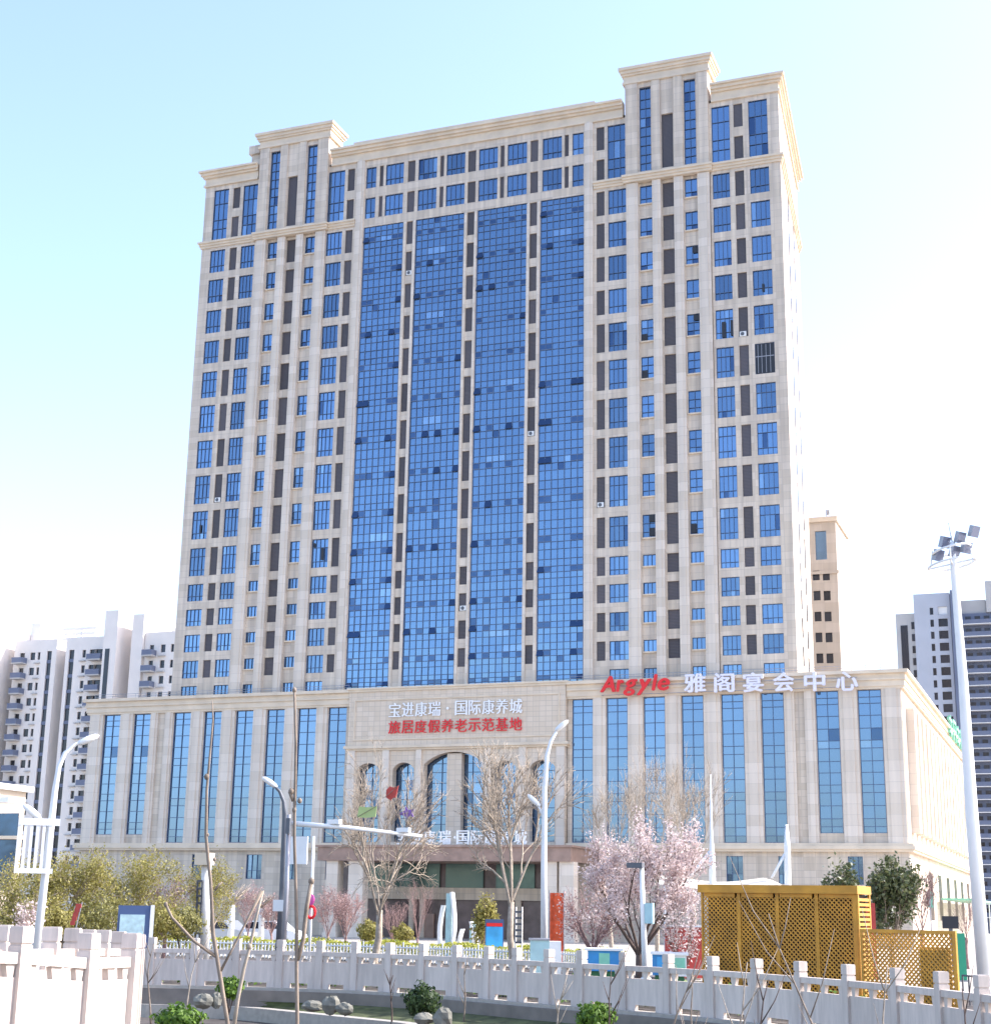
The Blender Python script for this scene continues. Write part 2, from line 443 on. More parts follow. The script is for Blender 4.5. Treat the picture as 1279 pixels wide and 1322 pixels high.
ROWS = [(59.75, 62.1), (56.6, 59.0), (53.45, 55.8), (50.35, 52.65), (46.87, 49.5), (43.4, 46.1), (39.9, 42.6), (36.4, 39.14),
        (33.0, 35.7), (29.5, 32.15), (27.13, 28.73), (24.8, 26.37), (22.4, 24.0), (20.0, 21.6), (17.75, 19.27)]
def kind_of(i): return 'up' if i < 4 else ('mid' if i < 10 else 'low')
rng = random.Random(7)
# ------------------------------------------------------------------ the setting
def ground_sheet():
    mb = MB(); mb.quad((-2500, -2500, -.85), (2500, -2500, -.85), (2500, 4000, -.85), (-2500, 4000, -.85))
    return tag(mb.build('ground', M['soil']), kind='structure')
ground_sheet()

# line of the stone railing along the plaza edge (photo column, ground range)
FENCE = [(150, 47.5), (200, 47.0), (255, 46.6), (309, 46.2), (365, 45.8), (416, 45.3), (461, 44.8), (505, 44.1), (548, 43.3), (591, 42.4), (632, 41.4),
         (668, 40.5), (709, 39.6), (751, 38.8), (806, 37.9), (862, 36.9), (919, 35.8), (975, 34.6), (1031, 33.3), (1092, 31.9),
         (1154.5, 30.4), (1210.6, 29.0), (1262, 27.7), (1318, 26.3), (1380, 24.9)]
FP = [foot(px, r) for px, r in FENCE]
FP[0:0] = [FP[0] + (FP[0] - FP[1]).normalized() * 60]      # the edge runs on out of the picture
FP.append(FP[-1] + (FP[-1] - FP[-2]).normalized() * 30)
def offset_line(pts, d):                                    # moved towards the camera by d
    out = []
    for i, p in enumerate(pts):
        a = pts[max(i - 1, 0)]; b = pts[min(i + 1, len(pts) - 1)]
        t = (b - a); t.z = 0; t.normalize()
        n = Vector((t.y, -t.x, 0))
        out.append(p + n * d)
    return out
edge = offset_line(FP, 0.28)
mb = MB()
back_l = Vector((-900, 1500, 0)); back_r = Vector((900, 1500, 0))
for a, b in zip(edge, edge[1:]):
    a2 = Vector((a.x * 8, 1500, 0)); b2 = Vector((b.x * 8, 1500, 0))
    mb.quad((a.x, a.y, 0), (b.x, b.y, 0), (b2.x, 1500, 0), (a2.x, 1500, 0))
e0, e1 = edge[0], edge[-1]
mb.quad((-2400, e0.y, 0), (e0.x, e0.y, 0), (e0.x * 8, 1500, 0), (-2400, 1500, 0))
mb.quad((e1.x, e1.y, 0), (2400, e1.y, 0), (2400, 1500, 0), (e1.x * 8, 1500, 0))
tag(mb.build('plaza_paving', M['paving']), kind='structure')
mb = MB()                                                   # low concrete retaining wall with a thin pale capping
e2 = offset_line(FP, 0.50)
for (a, b, c, d) in zip(edge, edge[1:], e2, e2[1:]):
    mb.quad((c.x, c.y, -1.1), (d.x, d.y, -1.1), (d.x, d.y, -0.07), (c.x, c.y, -0.07), 0)
    mb.quad((c.x, c.y, -0.07), (d.x, d.y, -0.07), (b.x, b.y, -0.07), (a.x, a.y, -0.07), 0)
    n = (c - a) * 0.35
    mb.quad((a.x + n.x, a.y + n.y, -0.07), (b.x + n.x, b.y + n.y, -0.07), (b.x + n.x, b.y + n.y, 0.006), (a.x + n.x, a.y + n.y, 0.006), 1)
    mb.quad((a.x + n.x, a.y + n.y, 0.006), (b.x + n.x, b.y + n.y, 0.006), (b.x - n.x, b.y - n.y, 0.006), (a.x - n.x, a.y - n.y, 0.006), 1)
w = mb.build('retaining_wall', [M['concrete'], M['kerb']])
tag(w, 'low grey concrete retaining wall with pale capping below the stone railing', 'wall')

# turf bank below the wall and the pale kerb at its foot
KERB = [(150, 1295), (195, 1297), (300, 1299), (350, 1303), (400, 1308), (460, 1314), (530, 1321), (600, 1331), (700, 1347)]
KP = [at_z(px, py, -0.52) for px, py in KERB]
inner = offset_line(FP, 0.5)
mb = MB()
NR = 10
ks = [KP[0] + (KP[0] - KP[1]).normalized() * 40] + KP + [KP[-1] + (KP[-1] - KP[-2]).normalized() * 25]
def sample(line, t):
    L = [0]
    for a, b in zip(line, line[1:]): L.append(L[-1] + (b - a).length)
    s = t * L[-1]
    for i in range(len(line) - 1):
        if s <= L[i + 1] + 1e-9:
            k = (s - L[i]) / max(1e-9, L[i + 1] - L[i]); return line[i].lerp(line[i + 1], k)
    return line[-1].copy()
NT = 70
G = []
rr = random.Random(3)
for i in range(NT + 1):
    a = sample(inner, i / NT); a.z = -0.36
    b = a.lerp(sample(ks, i / NT), 1.0); b.z = -0.60
    G.append([a.lerp(b, j / NR) + Vector((0, 0, rr.uniform(-0.03, 0.03) if 0 < j < NR else 0)) for j in range(NR + 1)])
for i in range(NT):
    for j in range(NR):
        mb.quad(G[i][j + 1], G[i + 1][j + 1], G[i + 1][j], G[i][j])
tag(mb.build('grass_bank', M['grass'], smooth=True), kind='structure')
mb = MB()
k2 = offset_line(ks, 0.38)
for (a, b, c, d) in zip(ks, ks[1:], k2, k2[1:]):
    mb.quad((c.x, c.y, -0.5), (d.x, d.y, -0.5), (b.x, b.y, -0.5), (a.x, a.y, -0.5))
    mb.quad((c.x, c.y, -1.1), (d.x, d.y, -1.1), (d.x, d.y, -0.5), (c.x, c.y, -0.5))
    mb.quad((b.x, b.y, -1.1), (a.x, a.y, -1.1), (a.x, a.y, -0.5), (b.x, b.y, -0.5))
tag(mb.build('bank_kerb', M['kerb']), kind='structure')

# ------------------------------------------------------------------ HOTEL
hotel = thing('hotel_building', 'tall cream stone hotel tower with blue glass bays on a wide columned podium', 'hotel', (XC, TY, 0))

def window_pair(name, w, h, y, x, z, cols, rows_at, parent, gl='glass', fr=0.036, sash=None, tilt=0.0):
    """frame mesh with mullions (part) and pane (sub-part); lower left corner x, z"""
    mb = MB(); d = 0.07
    mb.box(x, x + fr, y - d, y, z, z + h); mb.box(x + w - fr, x + w, y - d, y, z, z + h)
    mb.box(x + fr, x + w - fr, y - d, y, z, z + fr); mb.box(x + fr, x + w - fr, y - d, y, z + h - fr, z + h)
    for i in range(1, cols):
        c = x + w * i / cols
        mb.box(c - fr * 0.38, c + fr * 0.38, y - d + 0.012, y, z + fr, z + h - fr)
    for t in rows_at:
        c = z + h * t
        mb.box(x + fr, x + w - fr, y - d + 0.004, y, c - fr * 0.42, c + fr * 0.42)
    fo = mb.build(name, M['frame'], parent)
    po = MB()
    xs = [x + w * i / cols for i in range(cols + 1)]
    zs = [z] + [z + h * t for t in sorted(rows_at)] + [z + h]
    yy = y + 0.03
    R = random.Random(int(x * 100) + int(z * 37))
    tl = 0.0012 if gl == 'glass5' else 0.004
    for i in range(cols):
        for j in range(len(zs) - 1):
            t = R.gauss(0, tl); s = R.gauss(0, tl)
            q_ = R.random(); mi = 0 if q_ < 0.93 else (1 if q_ < 0.965 else 2)
            po.quad((xs[i], yy + s - t, zs[j]), (xs[i + 1], yy - s - t, zs[j]), (xs[i + 1], yy - s + t, zs[j + 1]), (xs[i], yy + s + t, zs[j + 1]), mi)
    mats = [M[gl], M['glass4'], M['glass3']]
    p = po.build('pane', mats, fo)
    return fo, p

holes = []
def louvre(name, a, b, p, q, y):
    mb = MB(); mb.box(a, b, y, y + 0.05, p, q)
    return mb.build(name, M['louvre'], hotel)
U = lambda u: XC + u
WY = TY + 0.13                        # glazing plane of the tower
BY = TY + 0.16                        # recessed bays between the piers
tower_holes = []
def add_hole(u0, u1, z0, z1): tower_holes.append((U(u0), U(u1), Z(z0), Z(z1)))
WIDE = [(25.75, 27.4), (22.5, 24.0), (13.1, 14.75)]
SLIM = [(20.0, 21.1), (15.95, 17.05)]
LOUV = [(24.45, 25.25), (12.0, 12.75)]
BIG = [(18.0, 19.05)]
def mirror(l): return [(a, b) for a, b in l] + [(-b, -a) for a, b in l]
proto = {}
def repeat(key, fn, dx, dz):
    """first call builds the window, later ones copy it with its pane"""
    if key not in proto:
        proto[key] = fn(); return proto[key]
    f, p = proto[key][0], proto[key][1]
    c = f.copy(); COL.objects.link(c); c.location = f.location + Vector((dx, 0, dz))
    for ch in f.children:
        e = ch.copy(); COL.objects.link(e); e.parent = c
    return c, None
origin = {}
for i, (z0, z1) in enumerate(ROWS):
    k = kind_of(i)
    rows_at = {'up': [0.30], 'mid': [0.22, 0.70], 'low': [0.30]}[k]
    if i == 14: rows_at = [0.30]
    for (a, b) in mirror(WIDE):
        add_hole(a, b, z0, z1)
        key = ('w', round(b - a, 2), round(z1 - z0, 2), rng.randrange(5))
        if key not in origin: origin[key] = (a, z0)
        oa, oz = origin[key]
        repeat(key, lambda: window_pair('window', b - a, z1 - z0, WY, U(a), Z(z0), 4, rows_at, hotel), a - oa, z0 - oz)
    nh = {'up': 1.75, 'mid': 1.98, 'low': 0.98}[k]
    for (a, b) in mirror(SLIM):
        add_hole(a, b, z1 - nh, z1)
        key = ('n', nh, rng.randrange(4))
        if key not in origin: origin[key] = (a, z1)
        oa, oz = origin[key]
        rat = [0.3] if k == 'up' else ([0.25, 0.62] if k == 'mid' else [])
        repeat(key, lambda: window_pair('narrow_window', b - a, nh, BY + 0.12, U(a), Z(z1 - nh), 3 if k == 'low' else 2, rat, hotel), a - oa, z1 - oz)
        s = ('sill', 0)
        if s not in origin:
            origin[s] = (a, z1 - nh)
            m_ = MB(); m_.box(U(a) - 0.03, U(b) + 0.03, BY - 0.14, BY + 0.05, Z(z1 - nh) - 0.12, Z(z1 - nh)); proto[s] = m_.build('window_sill', M['trim'], hotel)
        else:
            oa, oz = origin[s]; copy_part(proto[s], hotel, (a - oa, 0, z1 - nh - oz))
    if i < 14:
        for nm, lst in (('louvre_panel', LOUV), ('wide_louvre_panel', BIG)):
            for (a, b) in mirror(lst):
                add_hole(a, b, z0, z1)
                key = (nm, round(b - a, 2), round(z1 - z0, 2))
                yy = (WY if nm == 'louvre_panel' else BY + 0.16)
                if key not in proto:
                    proto[key] = louvre(nm, U(a), U(b), Z(z0), Z(z1), yy); origin[key] = (a, z0)
                else:
                    oa, oz = origin[key]; copy_part(proto[key], hotel, (a - oa, 0, z0 - oz))
        for (a, b) in ((-6.42, -5.72), (-0.35, 0.35), (5.72, 6.42)):
            add_hole(a, b, z0, z1 - 0.05 if i == 0 else z1)
            key = ('strip', round(z1 - z0, 2))
            if key not in proto:
                proto[key] = louvre('strip_louvre_panel', U(a), U(b), Z(z0), Z(z1), WY); origin[key] = (a, z0)
            else:
                oa, oz = origin[key]; copy_part(proto[key], hotel, (a - oa, 0, z0 - oz))
# top storeys above the belt
TOPW = [(25.75, 27.4, 63.2, 68.55), (22.5, 24.1, 63.2, 68.55), (13.05, 14.75, 63.0, 68.45)]
TOPL = [(24.45, 25.25, 66.28, 68.5), (24.45, 25.25, 63.25, 65.4), (12.0, 12.75, 66.15, 68.45), (12.0, 12.75, 63.1, 65.25)]
for (a, b, p, q) in TOPW:
    for (c, d) in ((a, b), (-b, -a)):
        add_hole(c, d, p, q)
        window_pair('top_window', d - c, q - p, WY, U(c), Z(p), 3, [0.22, 0.40, 0.72], hotel)
for (a, b, p, q) in TOPL:
    for (c, d) in ((a, b), (-b, -a)):
        add_hole(c, d, p, q); louvre('top_louvre_panel', U(c), U(d), Z(p), Z(q), WY)
BW = [(0.68, 2.55), (3.5, 5.4), (6.9, 8.75), (9.75, 10.8)]
BL = [(2.8, 3.2), (5.72, 6.48), (9.0, 9.4)]
for (p, q) in ((66.1, 68.25), (62.98, 65.1)):
    for (a, b) in BW:
        for (c, d) in ((a, b), (-b, -a)):
            add_hole(c, d, p, q)
            window_pair('band_window', d - c, q - p, WY, U(c), Z(p), 4 if b - a > 1.5 else 2, [0.3], hotel)
    for (a, b) in BL + [(-0.4, 0.4)]:
        for (c, d) in ({(a, b), (-b, -a)}):
            add_hole(c, d, p, q); louvre('band_louvre_panel', U(c), U(d), Z(p), Z(q), WY)
CURT = [(-10.85, -6.75, 7), (-5.5, -0.65, 8), (0.65, 5.5, 8), (6.75, 10.85, 7)]
for (a, b, n) in CURT: add_hole(a, b, 17.9, 62.1)
# split the front wall: plain zones at TY, recessed bays (behind piers) at BY
wall = MB()
zb, zt = Z(16.0), Z(69.0)
def zone(u0, u1, z0, z1, y):
    hs = [h for h in tower_holes if h[0] >= U(u0) - 1e-6 and h[1] <= U(u1) + 1e-6 and h[3] > z0 and h[2] < z1]
    hs = [(a, b, max(p, z0), min(q, z1)) for a, b, p, q in hs]
    facade(wall, U(u0), U(u1), z0, z1, y, hs, 0.34)
for s in (1, -1):
    def zz(a, b, z0, z1, y): zone(min(a * s, b * s), max(a * s, b * s), z0, z1, y)
    zz(22.3, 28.4, zb, zt, TY); zz(11.75, 14.75 + 0.02, zb, zt, TY)
    zz(14.77, 22.3, zb, Z(62.5), BY)
zone(-11.75, 11.75, zb, zt, TY)
# side returns and rear body: the right flank runs slightly inwards towards the back
fl, bl = U(-28.4), U(-26.6); fr_, br_ = U(28.4), U(26.6)
yb = TY + 19.5
wall.quad((fr_, TY, zb), (br_, yb, zb), (br_, yb, zt), (fr_, TY, zt))
wall.quad((bl, yb, zb), (fl, TY, zb), (fl, TY, zt), (bl, yb, zt))
wall.quad((br_, yb, zb), (bl, yb, zb), (bl, yb, zt), (br_, yb, zt))
wall.build('tower_wall', M['stone'], hotel)
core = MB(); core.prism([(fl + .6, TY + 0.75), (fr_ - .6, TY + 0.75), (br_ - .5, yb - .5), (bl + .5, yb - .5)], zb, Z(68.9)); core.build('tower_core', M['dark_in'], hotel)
rf = MB(); rf.poly([(fl + .1, TY + .1, Z(69.3)), (fr_ - .1, TY + .1, Z(69.3)), (br_, yb, Z(69.3)), (bl, yb, Z(69.3))]); rf.build('tower_roof', M['roof'], hotel)
# reveal backing strips for solid slits on the sunny flank
sl = MB()
fd = Vector((br_ - fr_, yb - TY, 0)); fdl = fd.length; fd.normalize(); fn = Vector((fd.y, -fd.x, 0))
o_ = Vector((fr_, TY, 0))
for t0 in (6.5, 12.5):
    for i, (z0, z1) in enumerate(ROWS[:14]):
        sl = MB(); sl.obox(o_, fd, fn, t0, t0 + 0.9, 0.01, 0.05, Z(z0), Z(z1), 0); sl.build('side_window', M['win_dark'], hotel)
# piers
def piers(name, spans, y0, y1, z0, z1, mtl='pilaster'):
    for (a, b) in spans:
        for (c, d) in ((a, b), (-b, -a)):
            m_ = MB(); m_.box(U(c), U(d), y0, y1, z0, z1)
            m_.box(U(c) + 0.22, U(d) - 0.22, y0 - 0.06, y0 - 0.002, z0, z1 - 0.1)
            m_.build(name, M[mtl], hotel)
piers('pier', [(21.2, 22.25), (19.1, 19.9), (17.15, 17.9), (14.8, 15.85)], TY - 0.22, TY + 0.3, zb, Z(62.38))
piers('pier', [(10.92, 11.7)], TY - 0.16, TY + 0.1, zb, Z(69.2))
piers('strip_pier', [(6.44, 6.73), (5.52, 5.70), (0.37, 0.63)], TY - 0.05, TY + 0.03, zb, Z(62.05))
# curtain walls
def curtain(u0, u1, n, vents):
    fr = MB(); pn = MB()
    y = TY + 0.1
    a, b = U(u0), U(u1)
    lines = [Z(17.9)]
    bounds = [19.4 - 1.6] + [r[1] + 0.15 for r in reversed(ROWS)]
    zs = []
    vent_rows = set()
    for f, (p, q) in enumerate(zip(bounds, bounds[1:])):
        k = 4 if q - p < 2.7 else 5
        hts = [0.30, 0.22, 0.22, 0.26] if k == 4 else [0.25, 0.19, 0.17, 0.17, 0.22]
        z = p
        for j, h in enumerate(hts):
            if j == 2: vent_rows.add(len(zs))
            zs.append(Z(z)); z += (q - p) * h
    zs.append(Z(62.1)); zs[0] = Z(17.9)
    xs = [a + (b - a) * i / n for i in range(n + 1)]
    R = random.Random(int(u0 * 10))
    for j in range(len(zs) - 1):
        z0, z1 = zs[j], zs[j + 1]
        rowt = R.gauss(0, 0.004)
        blind = R.random() < 0.07
        b0 = R.randint(0, n - 2)
        for i in range(n):
            t = rowt + R.gauss(0, 0.004); s = R.gauss(0, 0.004); mi = 0
            yy = y + 0.03
            if j in vent_rows and i in vents:
                mi = 1 if R.random() < 0.9 else 0
                if R.random() < 0.28:      # open top-hung vent, bottom pushed outwards
                    mi = 1
                    pn.quad((xs[i], yy - 0.22, z0), (xs[i + 1], yy - 0.22, z0), (xs[i + 1], yy - 0.03, z1), (xs[i], yy - 0.03, z1), 1)
                    pn.quad((xs[i], yy, z0), (xs[i + 1], yy, z0), (xs[i + 1], yy - 0.22, z0), (xs[i], yy - 0.22, z0), 3)
                    continue
                pn.quad((xs[i] + .02, yy - 0.05, z0 + .02), (xs[i + 1] - .02, yy - 0.05, z0 + .02), (xs[i + 1] - .02, yy - 0.05 + t, z1 - .02), (xs[i] + .02, yy - 0.05 + t, z1 - .02), mi)
                fr.box(xs[i] + 0.02, xs[i + 1] - 0.02, y - 0.045, y - 0.012, z1 - 0.07, z1 - 0.02); fr.box(xs[i] + 0.02, xs[i + 1] - 0.02, y - 0.045, y - 0.012, z0 + 0.02, z0 + 0.07)
                continue
            if blind and b0 <= i <= b0 + 2: mi = 2
            elif R.random() < 0.008: mi = 1
            pn.quad((xs[i], yy + s, z0), (xs[i + 1], yy - s, z0), (xs[i + 1], yy - s + t, z1), (xs[i], yy + s + t, z1), mi)
    for i, x in enumerate(xs):
        w = 0.022 if 0 < i < n else 0.035
        xx = min(max(x, a + w), b - w)
        fr.box(xx - w, xx + w, y - 0.05, y + 0.02, zs[0], zs[-1])
    for z in zs:
        fr.box(a + 0.04, b - 0.04, y - 0.044, y + 0.018, z - 0.018, z + 0.018)
    f = fr.build('curtain_wall', M['frame'], hotel)
    pn.build('pane', [M['glass2'], M['glass3'], M['glass4'], M['glass_open']], f)
curtain(*CURT[0], (0, 1, 5, 6)); curtain(*CURT[1], (0, 2, 4, 7)); curtain(*CURT[2], (0, 2, 5, 7)); curtain(*CURT[3], (0, 1, 5, 6))

# belt course, cornices and pylons
def cornice(name, u0, u1, y, prof, right_flank=False, left_flank=False):
    """prof: (z0, z1, overhang) steps, butted on top of each other"""
    mb = MB()
    for (z0, z1, o) in prof:
        ptsf = [(U(u0) - (o if left_flank else 0), y - o)]
        ptsf.append((U(u1) + (o if right_flank else 0), y - o))
        if right_flank: ptsf += [(br_ + o, yb + o)]
        else: ptsf += [(U(u1), y + 0.5)]
        if left_flank: ptsf += [(bl - o, yb + o)]
        else: ptsf += [(U(u0), y + 0.5)]
        mb.prism(ptsf, Z(z0), Z(z1))
    return mb.build(name, M['trim'], hotel)
TOPC = [(69.0, 69.22, 0.18), (69.22, 69.9, 0.06), (69.9, 70.12, 0.26), (70.12, 70.42, 0.44), (70.42, 70.62, 0.62)]
cornice('cornice', 22.52, 28.4, TY, TOPC, True, False); cornice('cornice', -28.4, -22.52, TY, TOPC, False, True); cornice('cornice', -14.5, 14.5, TY, TOPC)
BELT = [(62.4, 62.62, 0.12), (62.62, 62.86, 0.22), (62.86, 63.06, 0.34)]
def ring_belt():
    for s in (1, -1):
        mb = MB()
        for (z0, z1, o) in BELT:
            for (a, b, yy) in ((22.45, 28.4, TY), (11.75, 14.62, TY)):
                c, d = (a, b) if s > 0 else (-b, -a)
                lo = U(c) - (o if (s < 0 and a > 20) else 0); hi = U(d) + (o if (s > 0 and a > 20) else 0)
                mb.box(lo, hi, yy - o, yy + 0.1, Z(z0), Z(z1))
            c, d = (14.62, 22.45) if s > 0 else (-22.45, -14.62)
            mb.box(U(c) - o * .4, U(d) + o * .4, TY - 0.3 - o, TY + 0.1, Z(z0), Z(z1))
            # the flank
            for (pa, pb, sg) in [((fr_, TY), (br_, yb), 1), ((fl, TY), (bl, yb), -1)][(0 if s > 0 else 1):(1 if s > 0 else 2)]:
              a = Vector((pa[0], pa[1], 0)); b = Vector((pb[0], pb[1], 0)); t = (b - a).normalized(); n = Vector((t.y, -t.x, 0)) * sg
              if sg > 0: mb.obox(a, t, n, 0.11, (b - a).length, -0.02, o, Z(z0), Z(z1))
              else: mb.obox(b, -t, n, 0, (b - a).length - 0.11, -0.02, o, Z(z0), Z(z1))
        mb.build('belt_course', M['trim'], hotel)
ring_belt()
for s in (1, -1):
    c0, c1 = (14.75, 22.3) if s > 0 else (-22.3, -14.75)
    hs = []
    for (a, b, p, q) in ((16.05, 17.1, 63.35, 71.6), (20.1, 21.15, 63.35, 71.6), (18.05, 19.1, 63.38, 68.6)):
        c, d = (a, b) if s > 0 else (-b, -a)
        hs.append((U(c), U(d), Z(p), Z(q)))
        if q > 70: window_pair('pylon_window', d - c, q - p, TY + 0.02, U(c), Z(p), 2, [0.1, 0.2, 0.31, 0.42, 0.53, 0.64, 0.75, 0.86], hotel)
        else: louvre('pylon_louvre_panel', U(c), U(d), Z(p), Z(q), TY + 0.0)
    mb = MB()
    yf = TY - 0.2
    facade(mb, U(c0), U(c1), Z(63.06), Z(72.2), yf, hs, 0.3)
    y2 = TY + 2.2
    mb.quad((U(c1), yf, Z(63.06)), (U(c1), y2, Z(63.06)), (U(c1), y2, Z(72.2)), (U(c1), yf, Z(72.2)))
    mb.quad((U(c0), y2, Z(63.06)), (U(c0), yf, Z(63.06)), (U(c0), yf, Z(72.2)), (U(c0), y2, Z(72.2)))
    mb.quad((U(c1), y2, Z(63.06)), (U(c0), y2, Z(63.06)), (U(c0), y2, Z(72.2)), (U(c1), y2, Z(72.2)))
    # vertical piers on the pylon
    for (a, b) in ((14.78, 15.9), (17.2, 17.95), (19.2, 19.98), (21.25, 22.27)):
        c, d = (a, b) if s > 0 else (-b, -a)
        mb.box(U(c), U(d), yf - 0.13, yf - 0.002, Z(63.06), Z(72.05))
    # dark backing so that no sky shows through
    py = mb.build('pylon', M['stone'], hotel)
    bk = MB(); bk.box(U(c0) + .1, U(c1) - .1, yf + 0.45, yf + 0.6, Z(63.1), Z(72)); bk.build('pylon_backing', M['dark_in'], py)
    mb = MB()
    for (z0, z1, o) in ((72.06, 72.3, 0.2), (72.3, 72.85, 0.1), (72.85, 73.05, 0.24), (73.05, 73.35, 0.36), (73.35, 73.62, 0.5)):
        mb.box(U(c0) - o, U(c1) + o, yf - o, y2 + o, Z(z0), Z(z1))
    mb.build('pylon_cornice', M['trim'], py)
    if s < 0:
        mb = MB(); mb.box(U(-23.75), U(-22.3) - 0.003, TY + 0.6, y2, Z(69.2), Z(72.1)); mb.box(U(-24.0), U(-22.3) - 0.51, TY + 0.4, y2 + 0.2, Z(72.1), Z(73.0))
        mb.build('pylon_shoulder', M['stone'], py)
# small raised cap over the centre cornice
mb = MB(); mb.box(U(-12.0), U(12.0), TY - 0.55, TY + 0.6, Z(70.622), Z(70.85)); mb.build('cornice_cap', M['trim'], hotel)
# lightning rod and small finial on the roof
mb = MB(); q = at_y(989, 100, 122.5); mb.tube([(q.x, q.y, Z(69.3)), (q.x, q.y, Z(71.9))], [0.05, 0.03], 6); mb.tube([(q.x - .2, q.y, Z(71.2)), (q.x + .2, q.y, Z(71.2))], 0.03, 5); mb.build('roof_mast', M['steel'], hotel)
mb = MB(); q = at_y(970, 100, 122.5); mb.tube([(q.x, q.y, Z(69.3)), (q.x, q.y, Z(71.1))], 0.04, 6); mb.ball((q.x, q.y, Z(71.25)), .2, .2, .26); mb.build('roof_finial', M['grey_dark'], hotel)
# air-conditioner boxes sitting in two louvre niches
def ac_box(x, z):
    mb = MB(); mb.box(x, x + 0.55, TY - 0.03, TY + 0.128, z, z + 0.42); o = mb.build('air_conditioner', M['white'], hotel)
    mb = MB(); mb.tube([(x + .24, TY - 0.032, z + .21), (x + .24, TY - 0.06, z + .21)], 0.16, 12); mb.build('fan_grille', M['grey_dark'], o)
ac_box(U(24.52), Z(46.9)); ac_box(U(5.8), Z(39.95)); ac_box(U(12.08), Z(33.05)); ac_box(U(-0.2), Z(24.85)); ac_box(U(-25.1), Z(36.45)); ac_box(U(-6.3), Z(56.65))
# a few opened sashes and one stripped window
def dark_sash(u0, u1, z0, z1, y=None):
    if y is None: y = (BY + 0.12 if 15.5 < abs(u0) < 21.5 else WY) - 0.085
    mb = MB(); mb.box(U(u0), U(u1), y - 0.004, y + 0.01, Z(z0), Z(z1)); mb.build('open_sash', M['glass_open'], hotel)
for a in ((23.0, 23.35, 47.0, 48.4), (23.75, 23.95, 47.1, 48.5), (16.0, 16.5, 44.2, 44.9), (16.0, 16.5, 47.6, 48.2), (16.55, 17.0, 30.3, 31.0), (20.05, 20.5, 30.3, 31.1), (16.5, 17.0, 31.5, 32.1),
          (20.6, 21.05, 48.9, 49.4), (20.6, 21.05, 55.1, 55.7), (26.5, 26.7, 50.7, 51.4), (-13.8, -13.55, 30.2, 31.3), (-14.6, -14.4, 31.4, 31.8), (-26.6, -26.4, 33.6, 34.4)): dark_sash(*a)
mb = MB(); mb.box(U(25.8), U(27.35), WY - 0.09, WY - 0.072, Z(43.45), Z(46.05)); st = mb.build('stripped_window', M['glass_open'], hotel)
mb = MB()
for k in (0.12, 0.32, 0.55, 0.78): mb.box(U(25.8 + 1.55 * k), U(25.8 + 1.55 * k) + 0.04, WY - 0.11, WY - 0.092, Z(43.5), Z(46.0))
mb.box(U(25.8), U(27.35), WY - 0.115, WY - 0.111, Z(44.9), Z(44.97)); mb.build('bare_frame', M['steel'], st)

# ---- podium
pod = MB()
ph = []
PW = [(11.05, 1), (13.96, 1), (17.05, 1), (20.16, 1), (23.35, 1), (26.5, 1), (30.7, 0), (33.9, 0)]
RYW = PY + 0.14
for (c, deep) in PW:
    for s in (1, -1):
        cc = c * s
        z0 = 5.35 if deep else 6.05
        a, b = cc - 0.87, cc + 0.87
        ph.append((U(a), U(b), Z(z0), Z(16.78)))
        key = ('tall', deep)
        rats = [0.045, 0.10, 0.19, 0.28, 0.335, 0.42, 0.50, 0.59, 0.645, 0.73, 0.82, 0.905, 0.95]
        if key not in origin: origin[key] = (a, z0)
        oa, oz = origin[key]
        repeat(key, lambda: window_pair('tall_window', 1.74, 16.78 - z0, RYW, U(a), Z(z0), 2, rats, hotel, gl='glass5', fr=0.045), a - oa, z0 - oz)
# ground-floor windows
LOWW = [(-24.6, -22.4), (-19.2, -17.7), (-15.8, -14.3), (-11.6, -10.4), (22.6, 23.9), (26.6, 27.5), (31.8, 32.9)]
for (a, b) in LOWW:
    ph.append((U(a), U(b), Z(2.3), Z(4.35)))
    window_pair('low_window', b - a, 2.05, RYW, U(a), Z(2.3), 3, [0.35], hotel)
PU = 36.3
zb0, zc = 0.0, Z(16.8)
facade(pod, U(-PU), U(-9.8), zb0, zc, PY, [h for h in ph if h[1] < U(-9.7)], 0.45)
facade(pod, U(9.8), U(PU), zb0, zc, PY, [h for h in ph if h[0] > U(9.7)], 0.45)
PD = 64.0
yr = PY + PD
flank_holes = []
# right flank (sunlit) with openings built as a facade turned by 90 degrees
tmp = MB()
side_w = []
for k in range(6):
    c = 14 + k * 8.2
    side_w.append((c, c + 3.2))
fh = [(a, b, 2.0, Z(3.6)) for a, b in side_w]
facade(tmp, 0.0, PD, zb0, zc, 0.0, fh, 0.5)
n0 = len(pod.v)
pod.v += [(U(PU) - v[1], PY + v[0], v[2]) for v in tmp.v]
pod.f += [tuple(n0 + i for i in f) for f in tmp.f]; pod.m += tmp.m
pod.quad((U(-PU), yr, 0), (U(-PU), PY, 0), (U(-PU), PY, zc), (U(-PU), yr, zc))
pod.quad((U(PU), yr, 0), (U(-PU), yr, 0), (U(-PU), yr, zc), (U(PU), yr, zc))
pod.build('podium_wall', M['stone_lo'], hotel)
for a, b in side_w:
    mb = MB(); mb.box(U(PU) - 0.5, U(PU) - 0.42, PY + a, PY + b, 2.0, Z(3.6)); mb.build('side_opening', M['win_dark'], hotel)
mb = MB(); mb.box(U(-PU) + .7, U(-10.2), PY + 0.7, PY + 1.2, 0.1, Z(16.7)); mb.box(U(10.2), U(PU) - .7, PY + .7, PY + 1.2, 0.1, Z(16.7)); mb.build('podium_core', M['dark_in'], hotel)
